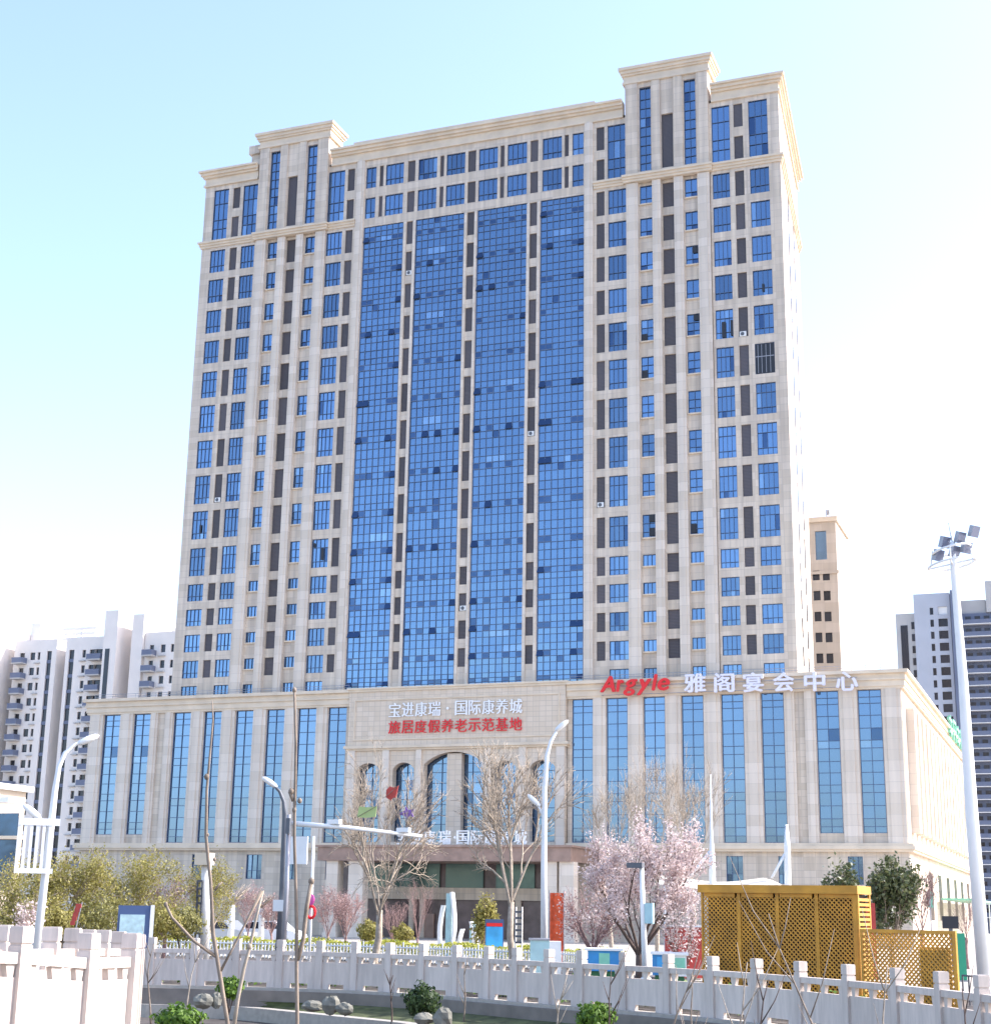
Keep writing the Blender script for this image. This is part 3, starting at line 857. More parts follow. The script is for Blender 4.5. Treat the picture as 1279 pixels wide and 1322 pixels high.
mb = MB(); mb.quad((U(-PU) + .2, PY + .2, Z(17.6)), (U(PU) - .2, PY + .2, Z(17.6)), (U(PU) - .2, yr, Z(17.6)), (U(-PU) + .2, yr, Z(17.6))); mb.build('podium_roof', M['roof'], hotel)
# pilasters between the tall windows
edges = [9.95] + [x for c, d in PW for x in (c - 0.87, c + 0.87)] + [PU]
for i in range(0, len(edges), 2):
    a, b = edges[i], edges[i + 1]
    if b - a < 0.4: continue
    for s in (1, -1):
        c, d = (a, b) if s > 0 else (-b, -a)
        mb = MB()
        if b - a < 1.9:
            mb.box(U(c) + .06, U(d) - .06, PY - 0.16, PY - 0.002, Z(5.3), zc)
            mb.box(U(c) + .36, U(d) - .36, PY - 0.26, PY - 0.162, Z(5.3), zc)
        else:
            mb.box(U(d) - .85, U(d) - .06, PY - 0.16, PY - 0.002, Z(5.3), zc)
            mb.box(U(c) + .06, U(c) + .85, PY - 0.16, PY - 0.002, Z(5.3), zc)
            mb.box(U(d) - .65, U(d) - .26, PY - 0.26, PY - 0.162, Z(5.3), zc); mb.box(U(c) + .26, U(c) + .65, PY - 0.26, PY - 0.162, Z(5.3), zc)
        mb.build('pilaster', M['pilaster'], hotel)
for k in range(18):
    y0 = PY + 2.4 + k * 3.4
    mb = MB(); mb.box(U(PU) + 0.002, U(PU) + 0.62, y0, y0 + 1.5, Z(6.2), Z(15.6)); mb.build('flank_pilaster', M['pilaster'], hotel)
def pod_ring(name, prof, gap=9.78):
    for sg in (1, -1):
        mb = MB()
        for (z0, z1, o) in prof:
            if sg < 0:
                mb.box(U(-PU) - o, U(-gap), PY - o, PY + 0.4, Z(z0), Z(z1)); mb.box(U(-PU) - o, U(-PU) + 0.3, PY + 0.401, yr + o, Z(z0), Z(z1))
            else:
                mb.box(U(gap), U(PU) + o, PY - o, PY + 0.4, Z(z0), Z(z1)); mb.box(U(PU) - 0.3, U(PU) + o, PY + 0.401, yr + o, Z(z0), Z(z1))
        mb.build(name, M['trim'], hotel)
pod_ring('podium_cornice', [(16.8, 16.98, 0.22), (16.98, 17.45, 0.3), (17.45, 17.6, 0.42), (17.6, 17.95, 0.36), (17.95, 18.22, 0.6)])
pod_ring('podium_band', [(4.68, 4.86, 0.34), (4.86, 5.12, 0.48), (5.12, 5.3, 0.38)])
# parapet rail
for s in (1, -1):
    mb = MB()
    a, b = (10.0, PU - 0.4) if s > 0 else (-PU + 0.4, -10.0)
    for z in (18.45, 18.65): mb.tube([(U(a), PY - 0.1, Z(z)), (U(b), PY - 0.1, Z(z))], 0.02, 4)
    n = 24
    for i in range(n + 1):
        x = U(a + (b - a) * i / n); mb.tube([(x, PY - 0.1, Z(18.2)), (x, PY - 0.1, Z(18.65))], 0.02, 4)
    mb.build('parapet_rail', M['steel'], hotel)

# ---- portal: sign wall above, arches below
GY = PY - 0.45
mb = MB()
mb.box(U(-9.75), U(9.75), GY, PY + 0.45, Z(13.35), Z(17.95))
sw = mb.build('sign_wall', M['panel'], hotel)
mb = MB()
for (a, b, c, d) in ((-9.25, 9.25, 17.2, 17.32), (-9.25, 9.25, 13.82, 13.94)): mb.box(U(a), U(b), GY - 0.07, GY - 0.002, Z(c), Z(d))
for (a, b) in ((-9.25, -9.13), (9.13, 9.25)): mb.box(U(a), U(b), GY - 0.07, GY - 0.002, Z(13.942), Z(17.198))
mb.build('panel_moulding', M['trim'], sw)
mb = MB()
for (z0, z1, o) in ((12.95, 13.12, 0.12), (13.12, 13.348, 0.28)): mb.box(U(-9.75) - o, U(9.75) + o, GY - o, PY + 0.3, Z(z0), Z(z1))
for (z0, z1, o) in ((17.952, 18.15, 0.1), (18.15, 18.3, 0.2)): mb.box(U(-9.75) - o, U(9.75) + o, GY - o, PY + 0.6, Z(z0), Z(z1))
mb.build('portal_cornice', M['trim'], hotel)

def curve_wall(name, loops, y0, y1, mtl, parent):
    cu = bpy.data.curves.new(name, 'CURVE'); cu.dimensions = '2D'; cu.fill_mode = 'BOTH'; cu.extrude = (y1 - y0) / 2
    for lp in loops:
        s = cu.splines.new('POLY'); s.points.add(len(lp) - 1); s.use_cyclic_u = True
        for i, (x, z) in enumerate(lp): s.points[i].co = (x, z, 0, 1)
    o = bpy.data.objects.new(name, cu); COL.objects.link(o)
    me = bpy.data.meshes.new_from_object(o.evaluated_get(bpy.context.evaluated_depsgraph_get()))
    bpy.data.objects.remove(o); bpy.data.curves.remove(cu)
    me.transform(Matrix(((1, 0, 0, 0), (0, 0, -1, (y0 + y1) / 2), (0, 1, 0, 0), (0, 0, 0, 1))))
    me.materials.clear(); me.materials.append(mtl); me.name = name
    r = bpy.data.objects.new(name, me); COL.objects.link(r)
    if parent: attach(r, parent)
    return r
def arch_loop(a, b, z0, spring, apex, n=14):
    pts = [(U(a), Z(z0)), (U(b), Z(z0))]
    c = (a + b) / 2; h = (b - a) / 2; s = apex - spring
    R = (h * h + s * s) / (2 * s); cz = apex - R
    th = math.asin(h / R)
    for i in range(n + 1):
        w = th - 2 * th * i / n
        pts.append((U(c + R * math.sin(w)), Z(cz + R * math.cos(w))))
    return pts
ARCH = [(-8.85, -6.7, 11.35, 11.92), (-5.5, -3.55, 11.35, 11.92), (-2.65, 2.65, 11.75, 12.72), (3.55, 5.5, 11.35, 11.92), (6.7, 8.85, 11.35, 11.92)]
loops = [[(U(-9.75), Z(4.9)), (U(9.75), Z(4.9)), (U(9.75), Z(12.95)), (U(-9.75), Z(12.95))]]
for (a, b, sp_, ap) in ARCH: loops.append(arch_loop(a, b, 5.4, sp_, ap))
pw = curve_wall('portal_wall', loops, GY + 0.05, GY + 0.85, M['panel'], hotel)
AY = GY + 1.0
for (a, b, sp_, ap) in ARCH:
    cols = 4 if b - a > 4 else 2
    window_pair('arched_window', b - a + .2, ap - 5.4, AY, U(a) - .1, Z(5.4), cols, [0.08, 0.2, 0.3, 0.42, 0.54, 0.66, 0.78, 0.88], hotel, gl='glass5', fr=0.045)
mb = MB(); mb.box(U(-0.65), U(0.65), GY + 0.25, AY - 0.08, Z(5.42), Z(12.6)); mb.build('centre_pier', M['panel'], hotel)
for (a, b) in ((9.0, 9.7), (5.8, 6.4), (2.85, 3.35)):
    for s in (1, -1):
        c, d = (a, b) if s > 0 else (-b, -a)
        mb = MB(); mb.box(U(c), U(d), GY - 0.12, GY + 0.048, Z(4.9), Z(12.94)); mb.build('portal_pilaster', M['pilaster'], hotel)
# canopy over the entrance
CY = GY - 7.0
cz0, cz1 = Z(at_y(600, 1112, CY).z - EYE), Z(at_y(600, 1094, CY).z - EYE)
cx0, cx1 = at_y(410, 1100, CY).x, at_y(737, 1100, CY).x
mb = MB(); mb.box(cx0, cx1, CY, GY - 0.14, cz0, cz1); mb.box(cx0 - .15, cx1 + .15, CY - .15, GY - .4, cz1 + .002, cz1 + .16)
canopy = mb.build('entrance_canopy', M['brown'], hotel)
for px0, px1 in ((418, 433), (447, 466), (700, 717), (720, 739)):
    a, b = at_y(px0, 1150, CY).x, at_y(px1, 1150, CY).x
    mb = MB(); mb.box(a, b, CY + .25, CY + 1.3, 0, cz0 - .002); mb.box(a - .08, b + .08, CY + .17, CY + 1.38, 0, .35); mb.build('canopy_column', M['pilaster'], hotel)
# lobby front under the canopy
LY = GY - 0.2
def px_box(px0, px1, py0, py1, y, d, name, mtl, par=hotel):
    a = at_y(px0, py1, y); b = at_y(px1, py0, y)
    m_ = MB(); m_.box(a.x, b.x, y, y + d, max(0.0, a.z), b.z); return m_.build(name, mtl, par)
lobz = Z(4.85)
mb = MB(); mb.box(U(-9.75), U(9.75), LY + .22, LY + .5, 0, Z(4.88)); mb.build('lobby_wall', mat('lobby_brown_glass', (.12, .085, .085), .25, 0, .4, .9), hotel)
px_box(575, 624, 1104, 1147, LY - .02, .2, 'lobby_glass', M['tealglass'])
px_box(470, 568, 1104, 1147, LY - .02, .2, 'lobby_glass', M['tealglass'])
px_box(640, 690, 1104, 1147, LY - .02, .2, 'lobby_glass', M['tealglass'])
px_box(455, 735, 1148, 1160, LY - .12, .3, 'lobby_lintel', M['stone_lo'])
for px in (455, 526, 540, 628, 664): px_box(px, px + 8, 1161, 1230, LY - .1, .28, 'lobby_post', M['stone_lo'])
px_box(545, 560, 1180, 1230, LY - .02, .2, 'lobby_door', M['brown'])

# ---- rear wing behind the right of the tower
wing = thing('rear_wing', 'slim cream stair tower with paired small windows rising behind the hotel right edge', 'building', (-22, 152, 0))
a = at_y(1041, 677, 150); b = at_y(1078, 670, 150)
wx0, wx1, wz = -24.6, b.x, 40.2
hs = []
for py in (743, 769, 796, 823, 850):
    for (p0, p1) in ((1049, 1057.5), (1062, 1070.5)):
        q0 = at_y(p0 + (py - 743) * .045, py + 6.5, 150); q1 = at_y(p1 + (py - 743) * .045, py - 6.5, 150)
        hs.append((q0.x, q1.x, q0.z, q1.z))
q0 = at_y(1053, 723, 150); q1 = at_y(1066, 685, 150); tall = (q0.x, q1.x, q0.z, q1.z); hs.append(tall)
mb = MB(); facade(mb, wx0, wx1, 18, wz, 150, hs, 0.25)
mb.quad((wx1, 150, 18), (wx1, 158, 18), (wx1, 158, wz), (wx1, 150, wz)); mb.quad((wx0, 158, 18), (wx0, 150, 18), (wx0, 150, wz), (wx0, 158, wz))
mb.quad((wx1, 158, 18), (wx0, 158, 18), (wx0, 158, wz), (wx1, 158, wz)); mb.quad((wx0, 150, wz), (wx1, 150, wz), (wx1, 158, wz), (wx0, 158, wz))
mb.box(wx0 - .1, wx1 + .15, 149.85, 149.998, 34.9, 35.2)
mb.build('wall', M['cream'], wing)
mb = MB(); mb.box(wx0 - .15, wx1 + .2, 149.8, 158.2, wz + .002, wz + .5); mb.build('roof_coping', M['trim'], wing)
for h in hs:
    m_ = MB(); m_.quad((h[0], 150.2, h[2]), (h[1], 150.2, h[2]), (h[1], 150.2, h[3]), (h[0], 150.2, h[3])); m_.build('window', M['win_dark'] if h is not tall else M['glass'], wing)
mb = MB(); q = at_y(1067, 668, 152); mb.tube([(q.x, 152, wz + .5), (q.x, 152, wz + 1.6)], .06, 5); mb.box(q.x - .05, q.x + .3, 151.9, 152.1, wz + 1.2, wz + 1.7); mb.build('roof_antenna', M['steel'], wing)

# ------------------------------------------------------------------ signs on the hotel
s1 = thing('wall_sign', 'two lines of Chinese characters, white over red, on the stone panel above the arches', 'sign', (XC, GY - .1, Z(14)))
def row_of(chars, mtl, u0, u1, z0, z1, y, par, cell_gap=0.08, bold=0.024):
    n = len(chars); w = (u1 - u0) / n
    for i, ch in enumerate(chars):
        a = u0 + w * i
        if ch == '·':
            m_ = MB(); c = U(a + w / 2); zc_ = Z((z0 + z1) / 2); m_.tube([(c, y, zc_), (c, y - .1, zc_)], 0.11, 10); m_.build('dot', mtl, par); continue
        place_glyph(ch, mtl, par, U(a + w * cell_gap / 2) + bold, U(a + w * (1 - cell_gap / 2)) - bold, Z(z0), Z(z1), y, 0.03, bold)
row_of("宝进康瑞·国际康养城", M['whiteletter'], -6.0, 6.1, 15.72, 16.92, GY - .09, s1)
row_of("旅居度假养老示范基地", M['red'], -6.0, 6.1, 14.33, 15.4, GY - .09, s1, bold=0.016)
# rooftop name along the podium cornice
s2 = thing('roof_sign', 'red Latin word and lilac white Chinese characters along the podium roof edge', 'sign', (XC + 22, PY - .8, Z(17)))
SY = PY - 0.75
q0 = at_y(776, 893, SY); q1 = at_y(864, 872, SY)
zbase = at_y(785, 893.4, SY).z; zpx = (at_y(785, 873.4, SY).z - zbase) / 20.0
for ch, gx0, gx1, h0, h1 in (("A", 775.0, 794.5, 0, 19.6), ("r", 795.5, 805.5, 0, 14.4), ("g", 805.0, 823.0, -5.6, 14.6), ("y", 822.0, 841.0, -5.4, 14.3), ("l", 841.5, 849.0, 0, 19.8), ("e", 849.0, 864.5, -.2, 14.6)):
    place_glyph(ch, M['red'], s2, at_y(gx0, 885, SY).x + .05, at_y(gx1, 885, SY).x - .05, zbase + zpx * h0, zbase + zpx * h1, SY, 0.08, 0.06, 0.22, 'letter', 0.03)
for ch, (px0, px1) in zip("雅阁宴会中心", ((884, 910), (923, 947), (960, 985), (999, 1024), (1039, 1064), (1080, 1106))):
    cxp = (px0 + px1) / 2
    lo = at_y(px0, 894.5 - (cxp - 897) * 0.012, SY); hi = at_y(px1, 869.5 - (cxp - 897) * 0.012, SY)
    place_glyph(ch, M['lilac'], s2, lo.x, hi.x, lo.z, hi.z, SY, 0.08, 0.05, 0.0, 'letter', 0.035)
mb = MB()
for z in (lo.z + .3, lo.z + 1.0): mb.tube([(q0.x, SY + .1, z), (at_y(1106, 880, SY).x, SY + .1, z)], 0.025, 4)
for i in range(16):
    x = q0.x + (at_y(1106, 880, SY).x - q0.x) * i / 15; mb.tube([(x, SY + .1, lo.z + .3), (x, PY - .3, lo.z + .3)], 0.025, 4)
mb.build('sign_frame', M['steel'], s2)
# letters standing on the canopy
s3 = thing('canopy_sign', 'white Chinese characters standing on the brown entrance canopy behind bare branches', 'sign', (XC, CY + .3, cz1))
cl = [(513, 527), (531, 545), (548, 562), (567, 582), (585, 590), (590, 606), (608, 624), (626, 642), (645, 661), (664, 680)]
for ch, (p0, p1) in zip("宝进康瑞·国际康养城", cl):
    lo = at_y(p0, 1086, CY + .3); hi = at_y(p1, 1068, CY + .3)
    z0_ = cz1 + .22; z1_ = z0_ + (hi.z - lo.z)
    if ch == '·':
        m_ = MB(); m_.tube([(lo.x + .15, CY + .3, (z0_ + z1_) / 2), (lo.x + .15, CY + .22, (z0_ + z1_) / 2)], .1, 8); m_.build('dot', M['whiteletter'], s3); continue
    place_glyph(ch, M['whiteletter'], s3, lo.x, hi.x, z0_, z1_, CY + .3, 0.05, 0.03)
mb = MB()
for i in range(20):
    x = at_y(513, 1090, CY + .3).x + i * .5; mb.tube([(x, CY + .35, cz1 + .1), (x, CY + .35, cz1 + .5)], 0.025, 4)
mb.build('sign_frame', M['steel'], s3)
# green letters at the far end of the podium roof, seen almost edge on
s4 = thing('green_roof_sign', 'row of pale green outline letters on the roof edge of the podium flank', 'sign', (U(PU) + .5, PY + 50, Z(18.2)))
for k in range(6):
    y0 = PY + 36 + k * 4.6
    mb = MB(); x = U(PU) + 0.55
    R = random.Random(k)
    for (a, b, c, d) in ((0, .35, 0, 2.6), (3.0, 3.35, 0, 2.6), (.35, 3.0, 2.25, 2.6), (.35, 3.0, 1.1, 1.4)) if k % 2 else ((1.5, 1.85, 0, 2.6), (0, 1.5, 1.9, 2.2), (1.85, 3.4, 1.9, 2.2), (.3, 1.5, .4, .7), (1.85, 3.1, .4, .7)):
        mb.box(x - .12, x + .12, y0 + a, y0 + b, Z(17.2) + c * .8, Z(17.2) + d * .8)
    mb.build('letter', M['mint'], s4)

exec_marker = True
# ------------------------------------------------------------------ apartment blocks on the left
AYF = 190.0
def apt(name, label, xa, xb, cols, ztop, slots, balc, dep=16.0, mtl='aptwhite', y=AYF, pitch=2.3, n=15, zt0=None):
    t = thing(name, label, 'apartment block', ((xa + xb) / 2, y, 0), 'white apartment blocks left of the hotel')
    hs = []
    ztops = [ztop - 1.9 - pitch * i for i in range(n)]
    for (x0, x1) in cols:
        for z in ztops: hs.append((x0, x1, z - 1.15, z))
    for (x0, x1) in slots: hs.append((x0, x1, ztops[-1] - 1.2, ztops[0] + .1))
    hs2 = list(hs)
    for (x0, x1) in balc:
        for z in ztops: hs2.append((x0 + .5, x1 - .5, z - 1.55, z))
    mb = MB(); facade(mb, xa, xb, 0, ztop, y, hs2, 0.3)
    mb.quad((xb, y, 0), (xb, y + dep, 0), (xb, y + dep, ztop), (xb, y, ztop)); mb.quad((xa, y + dep, 0), (xa, y, 0), (xa, y, ztop), (xa, y + dep, ztop))
    mb.quad((xa, y, ztop), (xb, y, ztop), (xb, y + dep, ztop), (xa, y + dep, ztop)); mb.quad((xb, y + dep, 0), (xa, y + dep, 0), (xa, y + dep, ztop), (xb, y + dep, ztop))
    mb.build('wall', M[mtl], t)
    first = None
    for h in hs2:
        if h[3] - h[2] > 4:
            m_ = MB(); m_.quad((h[0], y + .25, h[2]), (h[1], y + .25, h[2]), (h[1], y + .25, h[3]), (h[0], y + .25, h[3]))
            for z in ztops: m_.box(h[0], h[1], y + .1, y + .24, z - 1.75, z - 1.25, 1)
            m_.build('stair_glazing', [M['win_dark'], M['towerdark']], t); continue
        m_ = MB(); m_.quad((h[0], y + .25, h[2]), (h[1], y + .25, h[2]), (h[1], y + .25, h[3]), (h[0], y + .25, h[3])); m_.build('window', M['win_dark'], t)
    for (x0, x1) in cols[:1] + cols[2:3]:
        for z in ztops:
            m_ = MB(); m_.box(x0 - .3, x1 + .1, y - .45, y - .002, z - 1.75, z - 1.6); m_.build('window_ledge', M['aptgrey'], t)
    for (x0, x1) in balc:
        for z in ztops:
            m_ = MB(); m_.box(x0, x1, y - 1.3, y - .002, z - 1.8, z - 1.62); b_ = m_.build('balcony', M['aptgrey'], t)
            m_ = MB(); m_.box(x0, x1, y - 1.3, y - 1.24, z - 1.618, z - .85); m_.box(x0, x0 + .06, y - 1.238, y - .01, z - 1.618, z - .85); m_.box(x1 - .06, x1, y - 1.238, y - .01, z - 1.618, z - .85)
            m_.build('balcony_glass', M['towerdark'], b_)
    return t
def ax(px, py=830): return at_y(px, py, AYF).x
A1 = apt('apartment_block', 'white apartment block at the photo left edge with a dark stair slot and stacked balconies', ax(20), ax(74), [(ax(50), ax(53.5)), (ax(40.5), ax(47))], 40.7, [(ax(62), ax(68))], [(ax(24), ax(37))])
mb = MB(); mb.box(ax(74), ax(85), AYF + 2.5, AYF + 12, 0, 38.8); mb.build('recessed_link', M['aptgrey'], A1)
mb = MB(); mb.box(ax(12), ax(24), AYF + 5, AYF + 14, 0, 44.3); mb.build('rear_core', M['aptwhite'], A1)
mb = MB(); mb.box(ax(-30), ax(11.5), AYF - 4, AYF + 9, 0, 42.6); mb.build('left_core', M['aptwhite'], A1)
mb = MB()
for k in range(3): mb.box(ax(47), ax(92), AYF + 6, AYF + 6.3, 41.6 + k * .75, 42.0 + k * .75)
for px in (50, 70, 90): mb.box(ax(px), ax(px) + .3, AYF + 6.31, AYF + 6.6, 40.7, 43.5)
mb.build('roof_screen', M['aptwhite'], A1)
A2 = apt('apartment_block', 'white apartment block beside the hotel with a tall sunlit lift core on its roof', ax(86), ax(141), [(ax(107.5), ax(112)), (ax(117), ax(124.5))], 40.7, [(ax(90.5), ax(97))], [(ax(119.5), ax(137))])
mb = MB(); mb.box(ax(141.2), ax(158), AYF - 1.5, AYF + 12, 0, 44.2); mb.build('lift_core', M['aptwhite'], A2)
mb = MB(); mb.box(ax(144.5), ax(150), AYF - 1.56, AYF - 1.502, 6, 38.5); mb.build('stair_glazing', M['win_dark'], A2)
mb = MB()
for k in range(3): mb.box(ax(120), ax(140), AYF + 6, AYF + 6.3, 41.2 + k * .75, 41.6 + k * .75)
mb.build('roof_screen', M['aptwhite'], A2)
A3 = apt('apartment_block', 'white apartment block partly hidden behind the hotel left edge', ax(187), ax(240), [(ax(208), ax(214)), (ax(221), ax(225))], 40.9, [], [(ax(190), ax(203))])
mb = MB(); mb.box(ax(172), ax(186.5), AYF - .5, AYF + 9, 0, 43.6); mb.build('lift_core', M['aptwhite'], A3)
mb = MB()
mb.box(ax(206), ax(232), AYF + 3, AYF + 10, 40.9, 42.0); mb.build('roof_room', M['aptwhite'], A3)

# ------------------------------------------------------------------ residential towers on the right
RYF = 260.0
def rx(px, py=800): return at_y(px, py, RYF).x
T1 = thing('apartment_tower', 'blue grey apartment tower with paired small windows rising behind the podium right end', 'apartment tower', (rx(1195), RYF, 0))
pitch = 2.02; top = 54.5
hs = []
for i in range(22):
    z = 50.2 - pitch * i + 1.9
    hs.append((rx(1200.5), rx(1205), z - 1.2, z)); hs.append((rx(1211), rx(1223), z - 1.25, z + .1))
mb = MB(); facade(mb, rx(1180), rx(1227), 0, top, RYF, hs, .35)
xa, xb = rx(1180), rx(1227)
for (p, q) in (((xb, RYF), (xb, RYF + 14)), ((xb, RYF + 14), (xa, RYF + 14)), ((xa, RYF + 14), (xa, RYF))): mb.quad((p[0], p[1], 0), (q[0], q[1], 0), (q[0], q[1], top), (p[0], p[1], top))
mb.quad((xa, RYF, top), (xb, RYF, top), (xb, RYF + 14, top), (xa, RYF + 14, top))
mb.build('wall', M['towerblue'], T1)
for i, h in enumerate(hs):
    m_ = MB(); m_.quad((h[0], RYF + .3, h[2]), (h[1], RYF + .3, h[2]), (h[1], RYF + .3, h[3]), (h[0], RYF + .3, h[3])); m_.build('window', M['win_dark'] if i != 1 else M['white'], T1)
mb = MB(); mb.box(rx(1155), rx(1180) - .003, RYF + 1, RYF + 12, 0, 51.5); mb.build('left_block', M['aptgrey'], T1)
mb = MB(); mb.box(rx(1161), rx(1170), RYF + .93, RYF + .998, 8, 49.5); mb.build('stair_glazing', M['win_dark'], T1)
for i in range(20):
    z = 50 - pitch * i; m_ = MB(); m_.box(rx(1175), rx(1179), RYF + .93, RYF + .998, z - 1.2, z); m_.build('side_window', M['win_dark'], T1)
mb = MB(); mb.box(rx(1228.5), rx(1237), RYF - 1.5, RYF + 6, 0, 54.6); mb.build('corner_fin', M['towerdark'], T1)
T2 = thing('apartment_tower', 'slate blue apartment tower striped by white balcony edges at the photo right edge', 'apartment tower', (rx(1262), RYF, 0))
xa, xb = rx(1239), rx(1320)
mb = MB(); mb.box(xa, xb, RYF, RYF + 14, 0, 50.8); mb.build('wall', M['towerdark'], T2)
mb = MB(); mb.box(xa + .2, rx(1273), RYF + .5, RYF + 12, 50.802, 53.1); mb.box(rx(1274), xb, RYF - .5, RYF + 12, 50.802, 56.0); mb.build('roof_block', M['aptgrey'], T2)
for i in range(24):
    z = 48.8 - pitch * i
    if z < 1: break
    m_ = MB(); m_.box(xa + .1, xb, RYF - 1.2, RYF - .002, z, z + .11); b_ = m_.build('balcony', M['white'], T2)
    m_ = MB(); m_.box(xa + .1, xb, RYF - 1.15, RYF - 1.1, z + .162, z + .8); m_.build('balustrade', M['towerdark'], b_)
    for px in (1246, 1258, 1270, 1284):
        m_ = MB(); m_.box(rx(px), rx(px + 7), RYF - .06, RYF - .002, z + .17, z + 1.5); m_.build('window', M['win_dark'], T2)

# ------------------------------------------------------------------ gatehouse at the far left
gq = at_y(-20, 1010, 78); g0 = at_y(-60, 1011, 78).x; g1 = at_y(-8, 1011, 78).x; gt = at_y(20, 1010, 78).z
gh = thing('gatehouse', 'low beige building with white eaves and blue glass at the photo left edge', 'building', ((g0 + g1) / 2, 78, 0))
mb = MB(); mb.box(g0, g1, 78, 81.2, 0, gt - .35); mb.build('wall', M['cream'], gh)
mb = MB(); mb.box(g0 - .3, g1 + .35, 77.6, 81.5, gt - .348, gt); mb.box(g0 - .3, at_y(12, 1020, 76.5).x, 76.5, 77.998, gt - 1.3, gt - 1.0); mb.build('eaves', M['white'], gh)
px_box(-40, 24, 1050, 1150, 77.93, .06, 'glazing', M['glass3'], gh)
mb = MB(); mb.box(g0, at_y(20, 1080, 77).x, 77.2, 77.9, at_y(10, 1083, 77).z, at_y(10, 1079, 77).z); mb.build('ledge', M['trim'], gh)

# ------------------------------------------------------------------ stone railings
def railing(name, label, pts, ztops, h=1.3, post=0.2, rail_h=0.12, skip_last=False):
    """pts: post feet; ztops: z of post tops"""
    t = thing(name, label, 'stone railing', (pts[0].x, pts[0].y, ztops[0] - h))
    n = len(pts)
    for i, p in enumerate(pts):
        a = pts[max(i - 1, 0)]; b = pts[min(i + 1, n - 1)]
        d = (b - a); d.z = 0; d.normalize(); nn = Vector((-d.y, d.x, 0))
        o = Vector((p.x, p.y, 0)); zt = ztops[i]; s = post / 2
        m_ = MB()
        m_.obox(o, d, nn, -s, s, -s, s, zt - h, zt - 0.22)
        m_.obox(o, d, nn, -s * .86, s * .86, -s * .86, s * .86, zt - 0.2199, zt - 0.19)
        m_.obox(o, d, nn, -s * 1.01, s * 1.01, -s * 1.01, s * 1.01, zt - 0.1899, zt - .02)
        m_.obox(o, d, nn, -s * .95, s * .95, -s * .95, s * .95, zt - .0199, zt)
        m_.build('post', M['railstone'], t)
        if i == n - 1: break
        q = pts[i + 1]; e = q - p; e.z = 0; L = e.length; e.normalize(); nn = Vector((-e.y, e.x, 0))
        dz = ztops[i + 1] - zt; k0 = s * 1.0; k1 = L - s * 1.0
        def sl(x): return dz * x / L
        m_ = MB(); m_.obox(o, e, nn, k0, k1, -.07, .07, zt - .30 - rail_h + sl(k0), zt - .30 + sl(k0), 0, sl(k1 - k0), sl(k1 - k0)); m_.build('rail', M['railstone'], t)
        m_ = MB()
        m_.obox(o, e, nn, k0, k1, -.045, .045, zt - 1.17 + sl(k0), zt - .58 + sl(k0), 0, sl(k1 - k0), sl(k1 - k0))
        m_.obox(o, e, nn, k0, k0 + L * .2, -.045, .045, zt - h + sl(k0), zt - 1.17 + sl(k0) - .001)
        m_.obox(o, e, nn, k1 - L * .2, k1, -.045, .045, zt - h + sl(k1 - L * .2), zt - 1.17 + sl(k1 - L * .2) - .001)
        for c, wd in ((0.085, .085), (0.5, .10), (0.915, .085)):
            x = k0 + (k1 - k0) * c; zc_ = zt + sl(x)
            n0 = len(m_.v)
            for (dx, z) in ((-wd * .55, zc_ - .582), (wd * .55, zc_ - .582), (wd, zc_ - .302 - rail_h), (-wd, zc_ - .302 - rail_h)):
                for sy in (-.04, .04):
                    pp = o + e * (x + dx) + nn * sy; m_.v.append((pp.x, pp.y, z))
            for f in ((0, 2, 4, 6), (1, 7, 5, 3), (0, 1, 3, 2), (2, 3, 5, 4), (4, 5, 7, 6), (6, 7, 1, 0)): m_.f.append(tuple(n0 + j for j in f)); m_.m.append(0)
        m_.build('panel', M['railstone'], t)
    return t
posts = FP[1:-1]
railing('stone_railing', 'long curved pale stone railing along the plaza edge across the photo', posts, [1.3] * len(posts))
# bridge railings at the left
bp = []; bz = []
for px, py, r_ in ((-250, 1178, 17.2), (-155, 1183, 17.9), (-64, 1189, 18.7), (29, 1196, 19.6), (116, 1205, 20.6), (170, 1205, 21.6), (174, 1206, 22.9), (177, 1206.5, 24.2), (180, 1207, 25.5)):
    p = at_r(px, py, r_); bz.append(p.z); bp.append(Vector((p.x, p.y, 0)))
tail = []
railing('stone_railing', 'bright sunlit stone railing of the bridge in the lower left corner', bp, bz, 1.45, 0.20, 0.13)
farp = []; farz = []
for px, r, py in ((-60, 19.5, 1193), (3, 21.0, 1194.5), (68, 23.5, 1197), (95, 25.0, 1198.7), (114, 26.4, 1200.5), (134, 27.8, 1201), (154, 29.3, 1203)):
    p = at_r(px, py, r); farz.append(p.z); farp.append(Vector((p.x, p.y, 0)))
railing('stone_railing', 'second bridge railing standing behind the bright one at the left edge', farp, farz, 1.35, 0.23, 0.12)
mb = MB()                                      # bridge deck between the two railings
nearl = [Vector((p.x, p.y, z - 1.25)) for p, z in zip(bp, bz)]
farl = [Vector((p.x, p.y, z - 1.25)) for p, z in zip(farp, farz)]
for i in range(12):
    a, b = sample(nearl, i / 12), sample(nearl, (i + 1) / 12); c, d = sample(farl, i / 12), sample(farl, (i + 1) / 12)
    mb.quad(a, b, d, c); mb.quad(a - Vector((0, 0, 1.6)), b - Vector((0, 0, 1.6)), b, a)
tag(mb.build('bridge_deck', M['kerb']), kind='structure')

